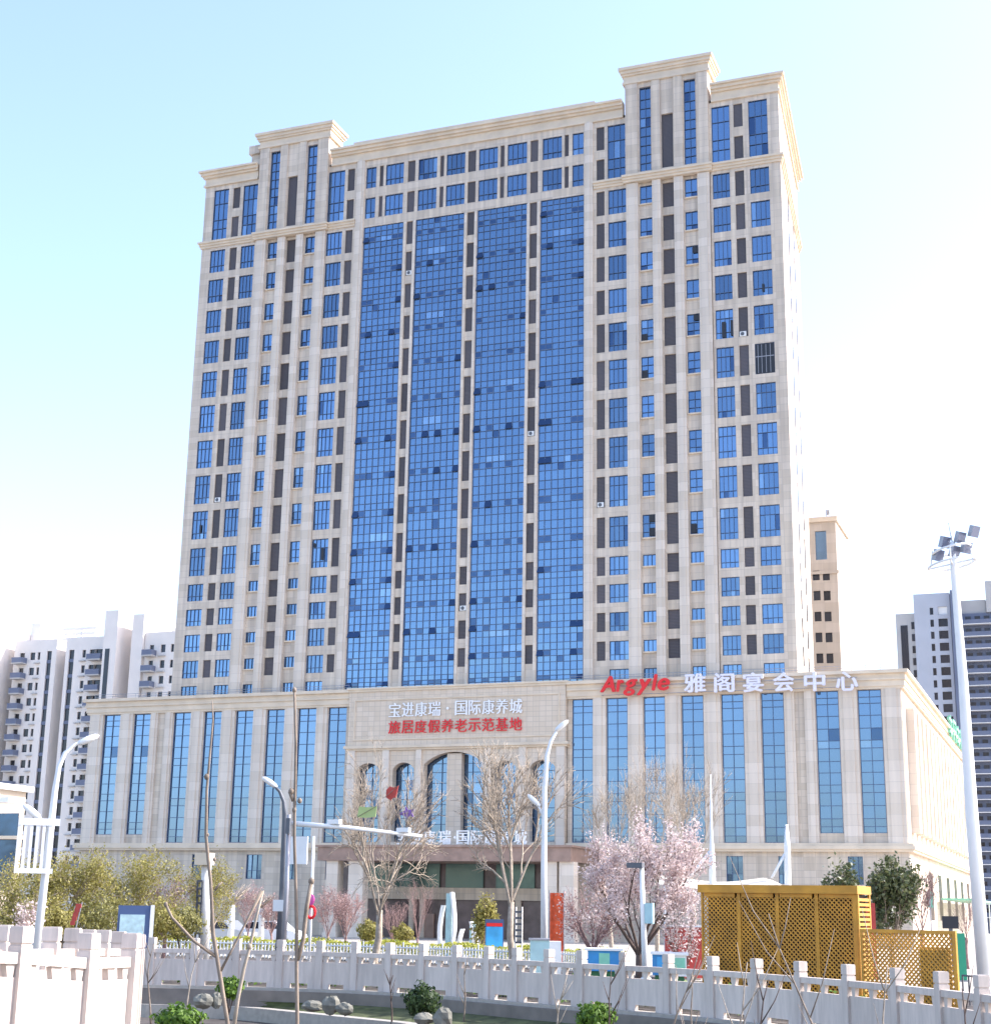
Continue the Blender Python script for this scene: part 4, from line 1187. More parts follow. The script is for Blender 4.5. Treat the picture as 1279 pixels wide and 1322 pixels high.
# ------------------------------------------------------------------ picket fence and hedge behind the stone railing
PR = 68.0
mb = MB(); pk = MB()
pf = thing('picket_fence', 'low white picket fence in front of the yellow green hedge', 'fence', foot(480, PR))
line = [foot(px, r) for px, r in ((150, 74), (300, 72), (420, 70), (560, 67), (700, 63), (770, 60))]
npk = 150
for z in (0.18, 0.62):
    m_ = MB(); m_.tube([(p.x, p.y, z) for p in line], 0.035, 4); m_.build('rail', M['white'], pf)
m_ = MB()
for i in range(npk + 1):
    p = sample(line, i / npk); m_.box(p.x - .03, p.x + .03, p.y - .015, p.y + .015, 0.0, .72 if i % 12 else .85)
o = m_.build('pickets', M['white'], pf); o["kind"] = "stuff"
def leaf_cloud(mb, pts_fn, n, size, rng, m=0, asp=0.55):
    for _ in range(n):
        c, nrm = pts_fn(rng)
        a = nrm.cross(Vector((rng.gauss(0, 1), rng.gauss(0, 1), rng.gauss(0, 1))))
        if a.length < 1e-4: continue
        a.normalize(); b = nrm.cross(a).normalized(); s = size * rng.uniform(.6, 1.35)
        mb.quad(c - a * s, c - b * s * asp, c + a * s, c + b * s * asp, m)
hr = random.Random(11)
hl = offset_line(line, -0.9)
mb = MB()
def hedge_pt(R):
    p = sample(hl, R.random()); p = p + Vector((R.uniform(-.5, .5), R.uniform(-.6, .6), 0))
    p.z = .15 + .62 * math.sqrt(R.random()) + .08 * math.sin(p.x * 1.7) + R.uniform(0, .08)
    return p, Vector((R.gauss(0, .6), R.gauss(-.3, .6), 1)).normalized()
leaf_cloud(mb, hedge_pt, 9000, .085, hr)
tag(mb.build('hedge', M['hedge']), 'long clipped yellow green hedge behind the white picket fence', 'hedge')

bl_ = offset_line(FP, -0.2); ln2 = [foot(-400, 76)] + line + [foot(900, 54), foot(1100, 50), foot(1320, 44)]
mb = MB()
for i in range(60):
    a, b = sample(bl_[1:-1], i / 60), sample(bl_[1:-1], (i + 1) / 60); c, d = sample(ln2, i / 60), sample(ln2, (i + 1) / 60)
    a.z = b.z = .012; c.z = d.z = .012; c = a.lerp(c, 1.04); d = b.lerp(d, 1.04); c.z = d.z = .012
    mb.quad(a, b, d, c)
tag(mb.build('planting_bed', M['soil']), kind='structure')
# ------------------------------------------------------------------ trees
def grow(mb, p, d, r, L, lvl, R, tips, spec, m=0):
    seg = 3 if lvl > 1 else 2
    pts = [p.copy()]; q = p.copy(); dd = d.copy()
    for i in range(seg):
        w = spec['wob'] * (1.0 if lvl < spec['lv'] else .4)
        dd = (dd + Vector((R.gauss(0, w), R.gauss(0, w), R.gauss(0, w) + spec['up'] * .12))).normalized()
        q = q + dd * (L / seg); pts.append(q.copy())
    r1 = r * spec['taper']
    r = max(r, spec.get('rmin', 0)); r1 = max(r1, spec.get('rmin', 0) * .8)
    if lvl == 0: r1 = max(.004, r * .5)
    k = 8 if r > .1 else (6 if r > .04 else (4 if r > .018 else 3))
    mb.tube(pts, [r + (r1 - r) * i / seg for i in range(seg + 1)], k, m, cap=(lvl == 0))
    if lvl <= 1: tips.append((pts[-1], dd, lvl)); tips.append((pts[1], dd, lvl))
    if lvl == 0: return
    nb = spec['nb'][min(lvl, len(spec['nb']) - 1)]
    for i in range(nb):
        t = 1.0 if i < 2 else R.uniform(.35, .95)
        base = pts[-1] if t == 1.0 else pts[0].lerp(pts[-1], t) if seg == 1 else sample(pts, t)
        az = 2 * math.pi * (i / nb) + R.uniform(-.6, .6) + lvl
        spread = spec['spread'] * R.uniform(.6, 1.3) * (0.45 if i == 0 else 1.0)
        a = dd.cross(Vector((.3, .1, 1))); 
        if a.length < 1e-3: a = Vector((1, 0, 0))
        a.normalize(); b = dd.cross(a)
        nd = (dd * math.cos(spread) + (a * math.cos(az) + b * math.sin(az)) * math.sin(spread)).normalized()
        grow(mb, base, nd, r1 * (R.uniform(.62, .85) if i else .9), L * spec['len'] * R.uniform(.75, 1.2), lvl - 1, R, tips, spec, m)

def tree(name, label, cat, base, height, seed, spec, bark, leaf=None, leaf_n=0, leaf_s=.06, trunk_h=None, trunk_r=.12, lean=(0, 0), group=None, limewash=0.0, clumps=1.0, drop=0.0, half=None):
    R = random.Random(seed)
    t = thing(name, label, cat, base, group)
    tips = []
    mb = MB()
    th = trunk_h if trunk_h else height * .25
    b0 = Vector((base.x, base.y, base.z - .05))
    tv = Vector((lean[0], lean[1], 1)).normalized()
    top = b0 + tv * th
    br = MB()
    mid = b0.lerp(top, .5) + Vector((R.gauss(0, .03), R.gauss(0, .03), 0)) * th
    mb.tube([b0, b0 + tv * .15, mid, top], [trunk_r * 1.35, trunk_r * 1.1, trunk_r, trunk_r * .85], 9, 0)
    n = spec['limbs']
    for i in range(n):
        az = 2 * math.pi * i / n + R.uniform(-.4, .4)
        sp_ = spec['limb_spread'] * R.uniform(.5, 1.2)
        d = (tv * math.cos(sp_) + Vector((math.cos(az), math.sin(az), 0)) * math.sin(sp_)).normalized()
        start = b0 + tv * th * (1.0 if i < 3 else R.uniform(.7, .98))
        grow(br, start, d, trunk_r * R.uniform(.45, .68), (height - th) * spec['first'], spec['lv'], R, tips, spec)
    # fit the crown to the wanted height
    zmax = max(v[2] for v in br.v); k = (height - th) / max(.1, zmax - (base.z + th))
    kx = k
    if half:
        rs = sorted(math.hypot(p.x - top.x, p.y - top.y) for p, d, l in tips); kx = half / max(.1, rs[int(len(rs) * .93)])
    def fit(v): return (top.x + (v[0] - top.x) * kx, top.y + (v[1] - top.y) * kx, top.z + (v[2] - top.z) * k if v[2] > top.z else v[2])
    br.v = [fit(v) for v in br.v]
    tips = [(Vector(fit(p)), d, l) for p, d, l in tips]
    mb.build('trunk', M[bark] if not limewash else M['limewash'], t, smooth=True)
    crown = MB(); 
    o = br.build('branches', M[bark], t, smooth=True)
    if leaf and leaf_n:
        lm = MB()
        def pt(R2):
            p, d, l = R2.choice(tips)
            q = p + Vector((R2.gauss(0, 1), R2.gauss(0, 1), R2.gauss(0, 1))) * leaf_s * 1.6 * clumps - d * R2.random() * .35
            q.z -= drop * R2.random()
            return q, Vector((R2.gauss(0, 1), R2.gauss(0, 1), R2.gauss(.6, 1))).normalized()
        leaf_cloud(lm, pt, leaf_n, leaf_s, R)
        lm.build('crown', M[leaf], t)
    return t
BARE = dict(rmin=.015, lv=4, limbs=5, limb_spread=.5, spread=.5, nb=[0, 3, 4, 4, 3], taper=.62, len=.68, wob=.12, up=.5, first=.42)
TWIGGY = dict(lv=4, limbs=5, limb_spread=.5, spread=.55, nb=[0, 4, 4, 4, 4, 3], taper=.78, rmin=.017, len=.68, wob=.13, up=.45, first=.42)
WIDE_TWIGGY = dict(lv=4, limbs=6, limb_spread=.72, spread=.58, nb=[0, 4, 4, 4, 4, 3], taper=.78, len=.68, wob=.15, up=.35, first=.42, rmin=.016)
BARE_WIDE = dict(lv=4, limbs=6, limb_spread=.75, spread=.6, nb=[0, 3, 4, 4, 4], taper=.6, len=.66, wob=.15, up=.35, first=.42)
SHRUBBY = dict(lv=3, limbs=8, limb_spread=.6, spread=.45, nb=[0, 3, 4, 4], taper=.6, len=.66, wob=.12, up=.5, first=.45)
CHERRY = dict(lv=4, limbs=7, limb_spread=.85, spread=.45, nb=[0, 3, 4, 4, 3], taper=.6, len=.66, wob=.12, up=.55, first=.42)
ROUND = dict(lv=3, limbs=7, limb_spread=.9, spread=.65, nb=[0, 4, 4, 4], taper=.6, len=.66, wob=.15, up=.2, first=.45)
def top_h(px, py, r): return at_r(px, py, r).z

tree('bare_tree', 'large leafless tree left of the entrance with a dark trunk and forked pale limbs', 'tree', foot(485, 66), top_h(487, 935, 66), 21, WIDE_TWIGGY, 'bark_pale', trunk_h=2.2, trunk_r=.15, lean=(.08, 0), half=2.7)
tree('bare_tree', 'tall leafless tree right of the entrance beside the white street lamp', 'tree', foot(664, 62), top_h(650, 950, 62), 34, TWIGGY, 'bark_pale', trunk_h=2.6, trunk_r=.13, lean=(-.05, 0), half=2.2)
for i, (px, r, py, sd_) in enumerate(((790, 84, 985, 5), (848, 86, 950, 6), (893, 84, 972, 8))):
    tree('bare_tree', ['leafless tree rising behind the left of the blossom tree', 'tallest leafless tree rising behind the middle of the blossom tree', 'leafless tree rising behind the right of the blossom tree beside a white mast'][i], 'tree', foot(px, r), top_h(px, py, r), sd_, BARE, 'bark_pale', trunk_h=4, trunk_r=.12, half=2.0, group='leafless trees behind the blossom tree')
tree('blossom_tree', 'round cherry tree covered in pale pink blossom beside the golden lattice box', 'tree', foot(826, 47), top_h(826, 1038, 47), 77, CHERRY, 'bark_dark', 'blossom', 19000, .042, trunk_h=1.15, trunk_r=.15, half=2.0, clumps=1.3)
tree('weeping_tree', 'brownish weeping shrub tree left of the blossom tree', 'tree', foot(765, 58), top_h(765, 1130, 58), 78, SHRUBBY, 'bark_red', 'pinkbud', 2200, .045, trunk_h=.9, trunk_r=.09, drop=.5, half=1.6)
# yellow-green young trees at the left
for i, (px, r, py, sd_, n, lab) in enumerate(((20, 58, 1100, 41, 9000, 'yellow green young tree at the left edge behind the bridge'), (85, 60, 1088, 42, 9500, 'yellow green young tree behind the lamp with the slatted board'),
        (165, 64, 1090, 43, 11000, 'fullest yellow green young tree above the navy notice board'), (272, 75, 1100, 44, 6000, 'thin yellow green young tree behind the ladder post'))):
    tree('young_tree', lab, 'tree', foot(px, r), top_h(px, py, r), sd_, ROUND, 'bark_pale', 'willow', n, .048, trunk_h=1.0, trunk_r=.09, half=(1.9, 1.7, 2.1, 1.25)[i], clumps=2.0, group='yellow green young trees at the left')
tree('bare_tree', 'reddish brown twiggy tree between the yellow green trees and the ladder post', 'tree', foot(215, 66), top_h(215, 1125, 66), 45, SHRUBBY, 'bark_red', 'pinkbud', 1200, .04, trunk_h=1.2, trunk_r=.08, half=1.0)
# small reddish trees in front of the hotel
SM = ((322, 86, 1130, 51, 'small pinkish bare tree behind the white picket fence, left of the dark lamp post'), (352, 84, 1150, 56, 'small pinkish bare tree directly behind the dark lamp post'),
      (425, 80, 1140, 52, 'small pink budded tree right of the white pole sign'), (448, 78, 1150, 53, 'small pink budded tree in front of the lilac canopy column'), (540, 82, 1125, 54, 'slim bare tree with a pale trunk left of the curved sculpture'),
      (508, 76, 1160, 57, 'low bare shrub tree right of the large leafless tree'))
for px, r, py, sd_, lab in SM:
    tree('small_tree', lab, 'tree', foot(px, r), top_h(px, py, r), sd_, SHRUBBY, 'bark_red', 'pinkbud', 1800 if sd_ not in (54, 57) else 0, .04, trunk_h=.9, trunk_r=.06, half=.85, group='small bare trees in front of the hotel')
tree('palm_like_tree', 'small tree with golden yellow drooping leaves beside the blue poster stand', 'tree', foot(626, 72), top_h(626, 1148, 72), 61, ROUND, 'bark', 'willow', 2600, .085, trunk_h=1.6, trunk_r=.1, drop=.6, half=.5)
tree('evergreen_tree', 'smaller round evergreen tree above the golden lattice box', 'tree', foot(1087, 62), top_h(1087, 1108, 62), 62, ROUND, 'bark', 'ever', 3200, .085, trunk_h=1.6, trunk_r=.1, half=.75)
tree('evergreen_tree', 'larger dark evergreen tree in front of the podium corner', 'tree', foot(1150, 60), top_h(1150, 1104, 60), 63, ROUND, 'bark', 'ever', 5200, .085, trunk_h=1.2, trunk_r=.12, half=.95)
tree('bare_tree', 'leafless tree against the sunlit podium flank', 'tree', foot(1190, 64), top_h(1190, 1118, 64), 64, BARE, 'bark_red', trunk_h=1.8, trunk_r=.09, half=.8)
tree('bare_tree', 'small leafless tree under the green awning at the podium flank', 'tree', foot(1246, 75), top_h(1246, 1150, 75), 65, SHRUBBY, 'bark_red', trunk_h=1.4, trunk_r=.06, half=.6)
tree('blossom_shrub', 'pink flowering shrub in front of the red panel left of the golden lattice box', 'shrub', foot(880, 45), top_h(880, 1150, 45), 66, SHRUBBY, 'bark_dark', 'blossom', 1200, .04, trunk_h=.5, trunk_r=.05, half=.7)
tree('magnolia_tree', 'small white flowering tree behind the lamp at the left', 'tree', foot(33, 52), top_h(33, 1150, 52), 67, SHRUBBY, 'bark', 'blossom', 500, .06, trunk_h=.8, trunk_r=.05, half=.5)
# pollarded limewashed street trees
def pollard(px, r, py, lab, sd_):
    R = random.Random(sd_); b = foot(px, r); h = top_h(px, py, r)
    t = thing('pollarded_tree', lab, 'tree', b, 'pollarded limewashed trees')
    mb = MB(); mb.tube([(b.x, b.y, -.05), (b.x + .03, b.y, h * .35), (b.x, b.y, h * .7)], [.2, .16, .15], 9); mb.build('trunk', M['limewash'], t, smooth=True)
    mb = MB()
    for i in range(9):
        a = R.uniform(0, 6.28); d = Vector((math.cos(a) * .8, math.sin(a) * .8, R.uniform(.3, 1))).normalized(); p = Vector((b.x, b.y, h * .7)); L = h * R.uniform(.2, .34)
        mb.tube([p, p + d * L * .5 + Vector((0, 0, .08)), p + d * L], [.07, .05, .02], 5)
        for k in range(3):
            e = (d + Vector((R.gauss(0, .5), R.gauss(0, .5), R.gauss(.3, .3)))).normalized(); q = p + d * L * R.uniform(.5, 1); mb.tube([q, q + e * L * .5], [.02, .008], 4)
    mb.build('branches', M['bark_pale'], t, smooth=True)
pollard(299, 82, 1143, 'limewashed pollarded tree right of the ladder post', 1); pollard(338, 84, 1150, 'limewashed pollarded tree just left of the dark lamp post', 2)

gr = random.Random(5); mb = MB()
gl_ = offset_line(FP, -1.3)[2:-1]
def cover_pt(R):
    u_ = R.random(); p = sample(gl_, u_) + Vector((R.uniform(-.6, .6), R.uniform(-.6, .8), 0))
    k = .5 + .5 * math.sin(u_ * 61) * math.cos(u_ * 23)
    p.z = .05 + R.random() * (.12 + .55 * k * k); return p, Vector((R.gauss(0, .7), R.gauss(0, .7), 1)).normalized()
leaf_cloud(mb, cover_pt, 6000, .07, gr)
tag(mb.build('ground_cover', M['shrub']), kind='stuff')
# bare saplings in front of the stone railing and the long whips close to the camera
def sapling(label, pts, rads, twigs, mtl='bark', knots=(), name='sapling', group=None):
    t = thing(name, label, 'sapling', pts[0], group)
    mb = MB(); mb.tube(pts, rads, 7)
    for k in knots: mb.ball(k[0], k[1], k[1], k[1] * 1.2, 0, 7, 5)
    mb.build('stem', M[mtl], t, smooth=True)
    for tw, rd in twigs:
        m_ = MB(); m_.tube(tw, rd, 5); m_.build('twig', M[mtl], t, smooth=True)
    return t
wr = 9.0
def wp(px, py, r=wr): return at_r(px, py, r)
sapling('long leaning bare sapling in the foreground reaching the podium cornice left of centre', [wp(300, 1395), wp(296, 1335), wp(285, 1265), wp(275, 1205), wp(272, 1140), wp(266, 1080), wp(267, 1020), wp(271, 975), wp(275, 930), wp(274, 905)],
        [.013, .0125, .012, .0115, .0105, .0095, .008, .0065, .005, .003],
        [([wp(278, 1235), wp(250, 1215), wp(222, 1185), wp(214, 1168)], [.010, .009, .008, .008]), ([wp(277, 1150), wp(282, 1143), wp(287, 1139)], [.008, .006, .004]),
         ([wp(284, 1255), wp(300, 1225), wp(318, 1190), wp(338, 1150)], [.009, .007, .007, .012])], 'bark', [(wp(267, 1003), .016), (wp(277, 1110), .010), (wp(268, 1078), .009), (wp(214, 1168), .012)])
sapling('tall thin bare sapling in the foreground with a bud at the podium cornice', [wp(387, 1400), wp(384, 1335), wp(383, 1260), wp(383, 1200), wp(382, 1150), wp(380, 1080), wp(381, 1020), wp(382, 960), wp(380, 892)],
        [.012, .0115, .011, .0105, .0095, .009, .0085, .008, .007],
        [([wp(384, 1240), wp(391, 1215), wp(396, 1170), wp(402, 1138)], [.013, .013, .013, .013]), ([wp(378, 1035), wp(374, 1022)], [.007, .012])], 'bark', [(wp(380, 891), .014), (wp(376, 1022), .017), (wp(387, 1034), .014), (wp(380, 1046), .014), (wp(402, 1138), .018)])
sapling('pale thin bare sapling in the lower left foreground crossing the stone railing', [wp(300, 1340, 11), wp(307, 1290, 11), wp(315, 1250, 11), wp(322, 1225, 11), wp(332, 1180, 11), wp(340, 1150, 11)], [.016, .014, .013, .011, .009, .007], [], 'bark_pale', [(wp(322, 1222, 11), .02)])
SAPS = ((205, 40, 1215, 'short bare sapling beside the bridge end post'), (246, 39, 1225, 'short many stemmed sapling left of the dark ladder post'), (510, 40, 1262, 'tiny cut sapling on the bank beside the round dark shrub'),
        (601, 40, 1245, 'thin bare sapling in front of the railing below the curved sculpture'), (717, 36, 1255, 'thin forked sapling below the pale teal cabinet'), (782, 34, 1250, 'straight bare sapling beside the green bank shrub'),
        (848, 31, 1215, 'tall thin forked sapling in front of the blue and white bins'), (940, 27, 1240, 'bent dark sapling in front of the railing left of centre of the lattice box'), (976, 26, 1262, 'pale branched sapling crossing the railing before the lattice box'),
        (1078, 25, 1165, 'long pale arching sapling crossing the golden lattice box'), (1128, 25, 1245, 'dark sapling before the low lattice screen'), (1225, 24, 1275, 'small pale sapling near the railing right end'), (893, 29, 1255, 'thin dark whip before the railing right of the bins'))
for i, (px, r, py, lab) in enumerate(SAPS):
    R = random.Random(100 + i)
    b = foot(px, r, -.9 if r < 38 else -.6); h = top_h(px, py, r) - b.z
    pts = [b]; d = Vector((R.uniform(-.12, .12), R.uniform(-.05, .05), 1)); q = b.copy()
    for k in range(6):
        d = (d + Vector((R.gauss(0, .09), R.gauss(0, .06), 0))).normalized(); q = q + d * h / 6; pts.append(q.copy())
    tw = []
    for k in range(R.randint(3, 6)):
        j = R.randint(2, 5); e = (d + Vector((R.choice((-1, 1)) * R.uniform(.35, .8), R.gauss(0, .3), .1))).normalized(); L = h * R.uniform(.15, .4)
        tw.append(([pts[j], pts[j] + e * L * .5 + Vector((0, 0, .05)), pts[j] + (e + Vector((0, 0, .35))) * L], [.012, .009, .004]))
    sapling(lab, pts, [.026 - .003 * k for k in range(7)], tw, ('bark', 'bark_pale', 'bark_dark')[i % 3], group='bare saplings along the bank')

# round shrubs on the bank
def shrub(px, py, r, rad, label, leaf, n, z=None, flat=.85):
    R = random.Random(int(px)); c = at_r(px, py, r)
    t = thing('round_shrub', label, 'shrub', (c.x, c.y, c.z - rad))
    mb = MB()
    for _ in range(5):
        a = R.uniform(0, 6.28); mb.tube([(c.x, c.y, c.z - rad - .35), (c.x + math.cos(a) * rad * .5, c.y + math.sin(a) * rad * .5, c.z)], [.02, .01], 4)
    mb.build('stems', M['bark_dark'], t)
    mb = MB()
    def pt(R2):
        d = Vector((R2.gauss(0, 1), R2.gauss(0, 1), R2.gauss(0, 1))).normalized()
        s = rad * (R2.random() ** .35) * (1 + .26 * math.sin(d.x * 5 + px) * math.cos(d.z * 4 + d.y * 3) + .12 * math.sin(d.z * 9 + d.x * 7))
        p = c + Vector((d.x * s, d.y * s, d.z * s * flat)); return p, (d + Vector((R2.gauss(0, .5), R2.gauss(0, .5), R2.gauss(0, .5)))).normalized()
    leaf_cloud(mb, pt, n, .055, R)
    mb.build('leaves', M[leaf], t)
shrub(297, 1276, 43.5, .34, 'small round green shrub against the retaining wall', 'shrub', 1100)
shrub(546, 1293, 38.5, .46, 'round dark green shrub on the bank near the photo centre', 'shrubdark', 1700)
shrub(768, 1317, 34.5, .42, 'bright green shrub at the bottom edge right of centre', 'shrub', 1500)
for i_, (px_, py_, rad_) in enumerate(((30, 1188, 1.0), (75, 1192, .8), (122, 1186, 1.1), (205, 1190, .9), (236, 1192, .8))):
    shrub(px_, py_, 57 + i_, rad_, ['loose olive bush at the left edge behind the bridge railings', 'loose olive bush behind the slatted board lamp', 'loose olive bush left of the navy notice board', 'loose olive bush right of the navy notice board', 'loose olive bush just left of the ladder post'][i_], 'willow' if i_ % 2 else 'olive', 2600)
shrub(476, 1203, 71, .55, 'rounded yellow green bush behind the picket fence left of the entrance sculpture', 'willow', 2200)
shrub(520, 1206, 71, .5, 'low golden bush behind the picket fence beside the curved sculpture', 'willow', 2000)
shrub(232, 1318, 34.0, .50, 'wide bright green shrub at the bottom edge left of centre', 'shrub', 2200, flat=.6)
# stones along the kerb
def rock(px, py, r, sx, sz, label, sd_):
    R = random.Random(sd_); c = at_r(px, py, r)
    mb = MB(); mb.ball((0, 0, 0), sx, sx * .8, sz, 0, 9, 6, .16, R)
    o = mb.build('garden_rock', M['rock'], loc=c); tag(o, label, 'rock', 'grey rocks along the pale kerb')
for i, (px, py, r, sx, sz, lab) in enumerate(((262, 1293, 42.0, .28, .18, 'flat grey rock left end of the kerb beside a split rock'), (279, 1292, 42.0, .16, .2, 'small upright grey rock near the small green shrub'), (404, 1299, 40.0, .3, .13, 'low flat grey rock left of the domed rock'),
        (427, 1298, 39.6, .24, .22, 'domed grey rock on the kerb below the bare tree'), (445, 1303, 39.2, .22, .15, 'squarish grey rock right of the domed rock'), (546, 1316, 36.5, .24, .14, 'low grey rock left of the tall pale rock'), (572, 1315, 36.2, .22, .24, 'tall pale grey rock below the dark shrub'))): rock(px, py, r, sx, sz, lab, i)

# ------------------------------------------------------------------ street lamps and poles
def lamp(label, foot_p, pts, rads, heads, mtl='white', extra=None, name='street_lamp', cat='street lamp'):
    t = thing(name, label, cat, foot_p)
    mb = MB(); mb.tube(pts, rads, 10); mb.tube([foot_p, foot_p + Vector((0, 0, .5))], [rads[0] * 1.6, rads[0] * 1.5], 10); mb.build('pole', M[mtl], t, smooth=True)
    for h in heads:
        arm, head_c, hd = h
        if arm: m_ = MB(); m_.tube(arm, .045, 7); m_.build('arm', M[mtl], t, smooth=True)
        m_ = MB(); c = Vector(head_c); d = Vector(hd).normalized()
        m_.tube([c - d * .33, c - d * .24, c, c + d * .24, c + d * .33], [.04, .085, .11, .08, .02], 8); m_.build('lamp_head', M['white'], t, smooth=True)
    return t
r = 47.0
def lp(px, py): return at_r(px, py, r)
f_ = foot(50, r)
X = lambda a: Vector((a.x, a.y, a.z))
L1 = lamp('white street lamp at the left with a curved arm and a slatted white board', f_, [f_, lp(62, 1100), lp(71, 1020), lp(76, 990), lp(84, 972), lp(98, 961), lp(109, 957)], [.13, .11, .09, .075, .06, .05, .045],
     [(None, lp(114, 955), lp(120, 953) - lp(108, 958)), ([lp(64, 1080), lp(54, 1060), lp(48, 1054)], lp(41, 1048), lp(36, 1044) - lp(46, 1052))])
mb = MB()
a = lp(24, 1060); b = lp(66, 1064); ex = (b - a); ex.z = 0; wv_ = ex.length; ex.normalize(); ny = Vector((-ex.y, ex.x, 0))
zt_, zb_ = lp(45, 1057).z, lp(45, 1128).z
oo = Vector((a.x, a.y, 0)) - ny * .25
mb.obox(oo, ex, ny, 0, wv_ + .25, 0, .07, zt_ - .2, zt_); mb.obox(oo, ex, ny, 0, wv_ + .15, 0, .07, zb_, zb_ + .14)
for i in range(6): mb.obox(oo, ex, ny, wv_ * i / 5.3, wv_ * i / 5.3 + .085, .01, .06, zb_ + .141, zt_ - .201)
mb.build('slatted_board', M['white'], L1)
r = 58.0
f_ = foot(362, r)
L2 = lamp('dark grey street lamp with a curved white arm left of the white pole sign', f_, [f_, lp(365, 1150), lp(368, 1052), lp(366, 1035), lp(361, 1022), lp(353, 1014)], [.14, .13, .11, .07, .06, .05],
     [(None, lp(348, 1010), lp(342, 1006) - lp(354, 1014))], 'grey_dark')
mb = MB(); q0 = lp(357, 1162); q1 = lp(374, 1177); mb.box(q0.x, q1.x, q0.y - .25, q0.y - .12, q1.z, q0.z); mb.build('control_box', M['white'], L2)
r = 60.0
f_ = foot(703, r)
lamp('tall white street lamp right of the entrance with a curved arm over the sign wall', f_, [f_, lp(702, 1120), lp(703, 1020), lp(706, 975), lp(711, 957), lp(718, 945)], [.14, .12, .095, .08, .065, .05],
     [(None, lp(725, 937), lp(731, 933) - lp(719, 943)), ([lp(702, 1060), lp(697, 1045), lp(693, 1038)], lp(689, 1034), lp(685, 1030) - lp(693, 1038))])
r = 44.0
f_ = foot(833, r)
PL = lamp('small white park lamp post with a flat head in front of the blossom tree', f_, [f_, lp(830, 1180), lp(828, 1120)], [.09, .075, .06], [], name='park_lamp', cat='park lamp')
q = lp(824, 1118); mb = MB(); mb.box(q.x - .3, q.x + .14, q.y - .14, q.y + .14, q.z - .06, q.z + .08); mb.build('lamp_head', M['grey_dark'], PL)
q = lp(839, 1179); mb = MB(); mb.box(q.x - .12, q.x + .1, q.y - .12, q.y + .08, q.z - .28, q.z + .26); mb.build('speaker_box', M['teal'], PL)
# floodlight mast at the right
r = 46.0
f_ = foot(1267, r)
FM = lamp('tall white floodlight mast with a ring of lamps at the photo right edge', f_, [f_, lp(1254, 1050), lp(1243, 880), lp(1231, 735), lp(1229, 700)], [.20, .18, .14, .10, .08], [], 'white', name='floodlight_mast', cat='floodlight mast')
mb = MB(); mb.tube([lp(1229, 700), lp(1224, 675)], [.025, .012], 6); mb.build('lightning_rod', M['steel'], FM)
c = lp(1229, 728)
mb = MB()
n = 20
for (dz, k) in ((0, 1.0), (.42, .8)):
    pts = [Vector((c.x + math.cos(2 * math.pi * i / n) * .68 * k, c.y + math.sin(2 * math.pi * i / n) * .68 * k, c.z + dz + math.cos(2 * math.pi * i / n) * .12)) for i in range(n + 1)]
    mb.tube(pts, .035, 6, cap=False)
for i in range(0, n, 5):
    a_ = 2 * math.pi * i / n; mb.tube([(c.x, c.y, c.z), (c.x + math.cos(a_) * .68, c.y + math.sin(a_) * .68, c.z + math.cos(a_) * .12)], .03, 5)
    mb.tube([(c.x + math.cos(a_) * .6, c.y + math.sin(a_) * .6, c.z), (c.x + math.cos(a_) * .54, c.y + math.sin(a_) * .54, c.z + .42)], .025, 5)
mb.build('lamp_ring', M['white'], FM)
for i, (px, py) in enumerate(((1211, 717), (1219, 700), (1239, 694), (1247, 707), (1257, 686), (1232, 712))):
    q = lp(px, py); m_ = MB(); d1 = Vector((.75, -.55, -.35)).normalized(); s1_ = Vector((.55, .75, 0)).normalized(); u1_ = d1.cross(s1_)
    P = lambda a_, b_, c_: q + s1_ * a_ + u1_ * b_ + d1 * c_
    v0 = len(m_.v); m_.v += [tuple(P(a_, b_, c_)) for c_ in (-.07, .07) for (a_, b_) in ((-.16, -.17), (.16, -.17), (.16, .17), (-.16, .17))]
    for f in ((0, 3, 2, 1), (4, 5, 6, 7), (0, 1, 5, 4), (1, 2, 6, 5), (2, 3, 7, 6), (3, 0, 4, 7)): m_.f.append(tuple(v0 + j for j in f)); m_.m.append(1 if f == (4, 5, 6, 7) else 0)
    m_.build('floodlight', [M['steel'], M['lens']], FM)

# traffic gantry: slim pole with a long white arm
r = 57.0
f_ = foot(368, r)
GT = thing('gantry_pole', 'slim steel pole carrying a long white horizontal camera arm beside the dark lamp', 'camera pole', f_)
mb = MB(); mb.tube([f_, lp(370, 1150), lp(373, 1052)], [.1, .085, .07], 8); mb.build('pole', M['steel'], GT, smooth=True)
mb = MB(); mb.tube([lp(372, 1063), lp(450, 1069), lp(545, 1080)], [.10, .08, .06], 8); mb.build('arm', M['white'], GT, smooth=True)
for px in (430, 519):
    q = lp(px, 1062 + (px - 430) * .12); mb = MB(); mb.box(q.x - .18, q.x + .3, q.y - .12, q.y + .12, q.z - .06, q.z + .1); mb.build('camera', M['white'], GT)
q = lp(375.5, 1066); mb = MB(); mb.box(q.x - .08, q.x + .08, q.y - .25, q.y - .1, q.z - .3, q.z + .25); mb.build('signal_head', M['grey_dark'], GT)
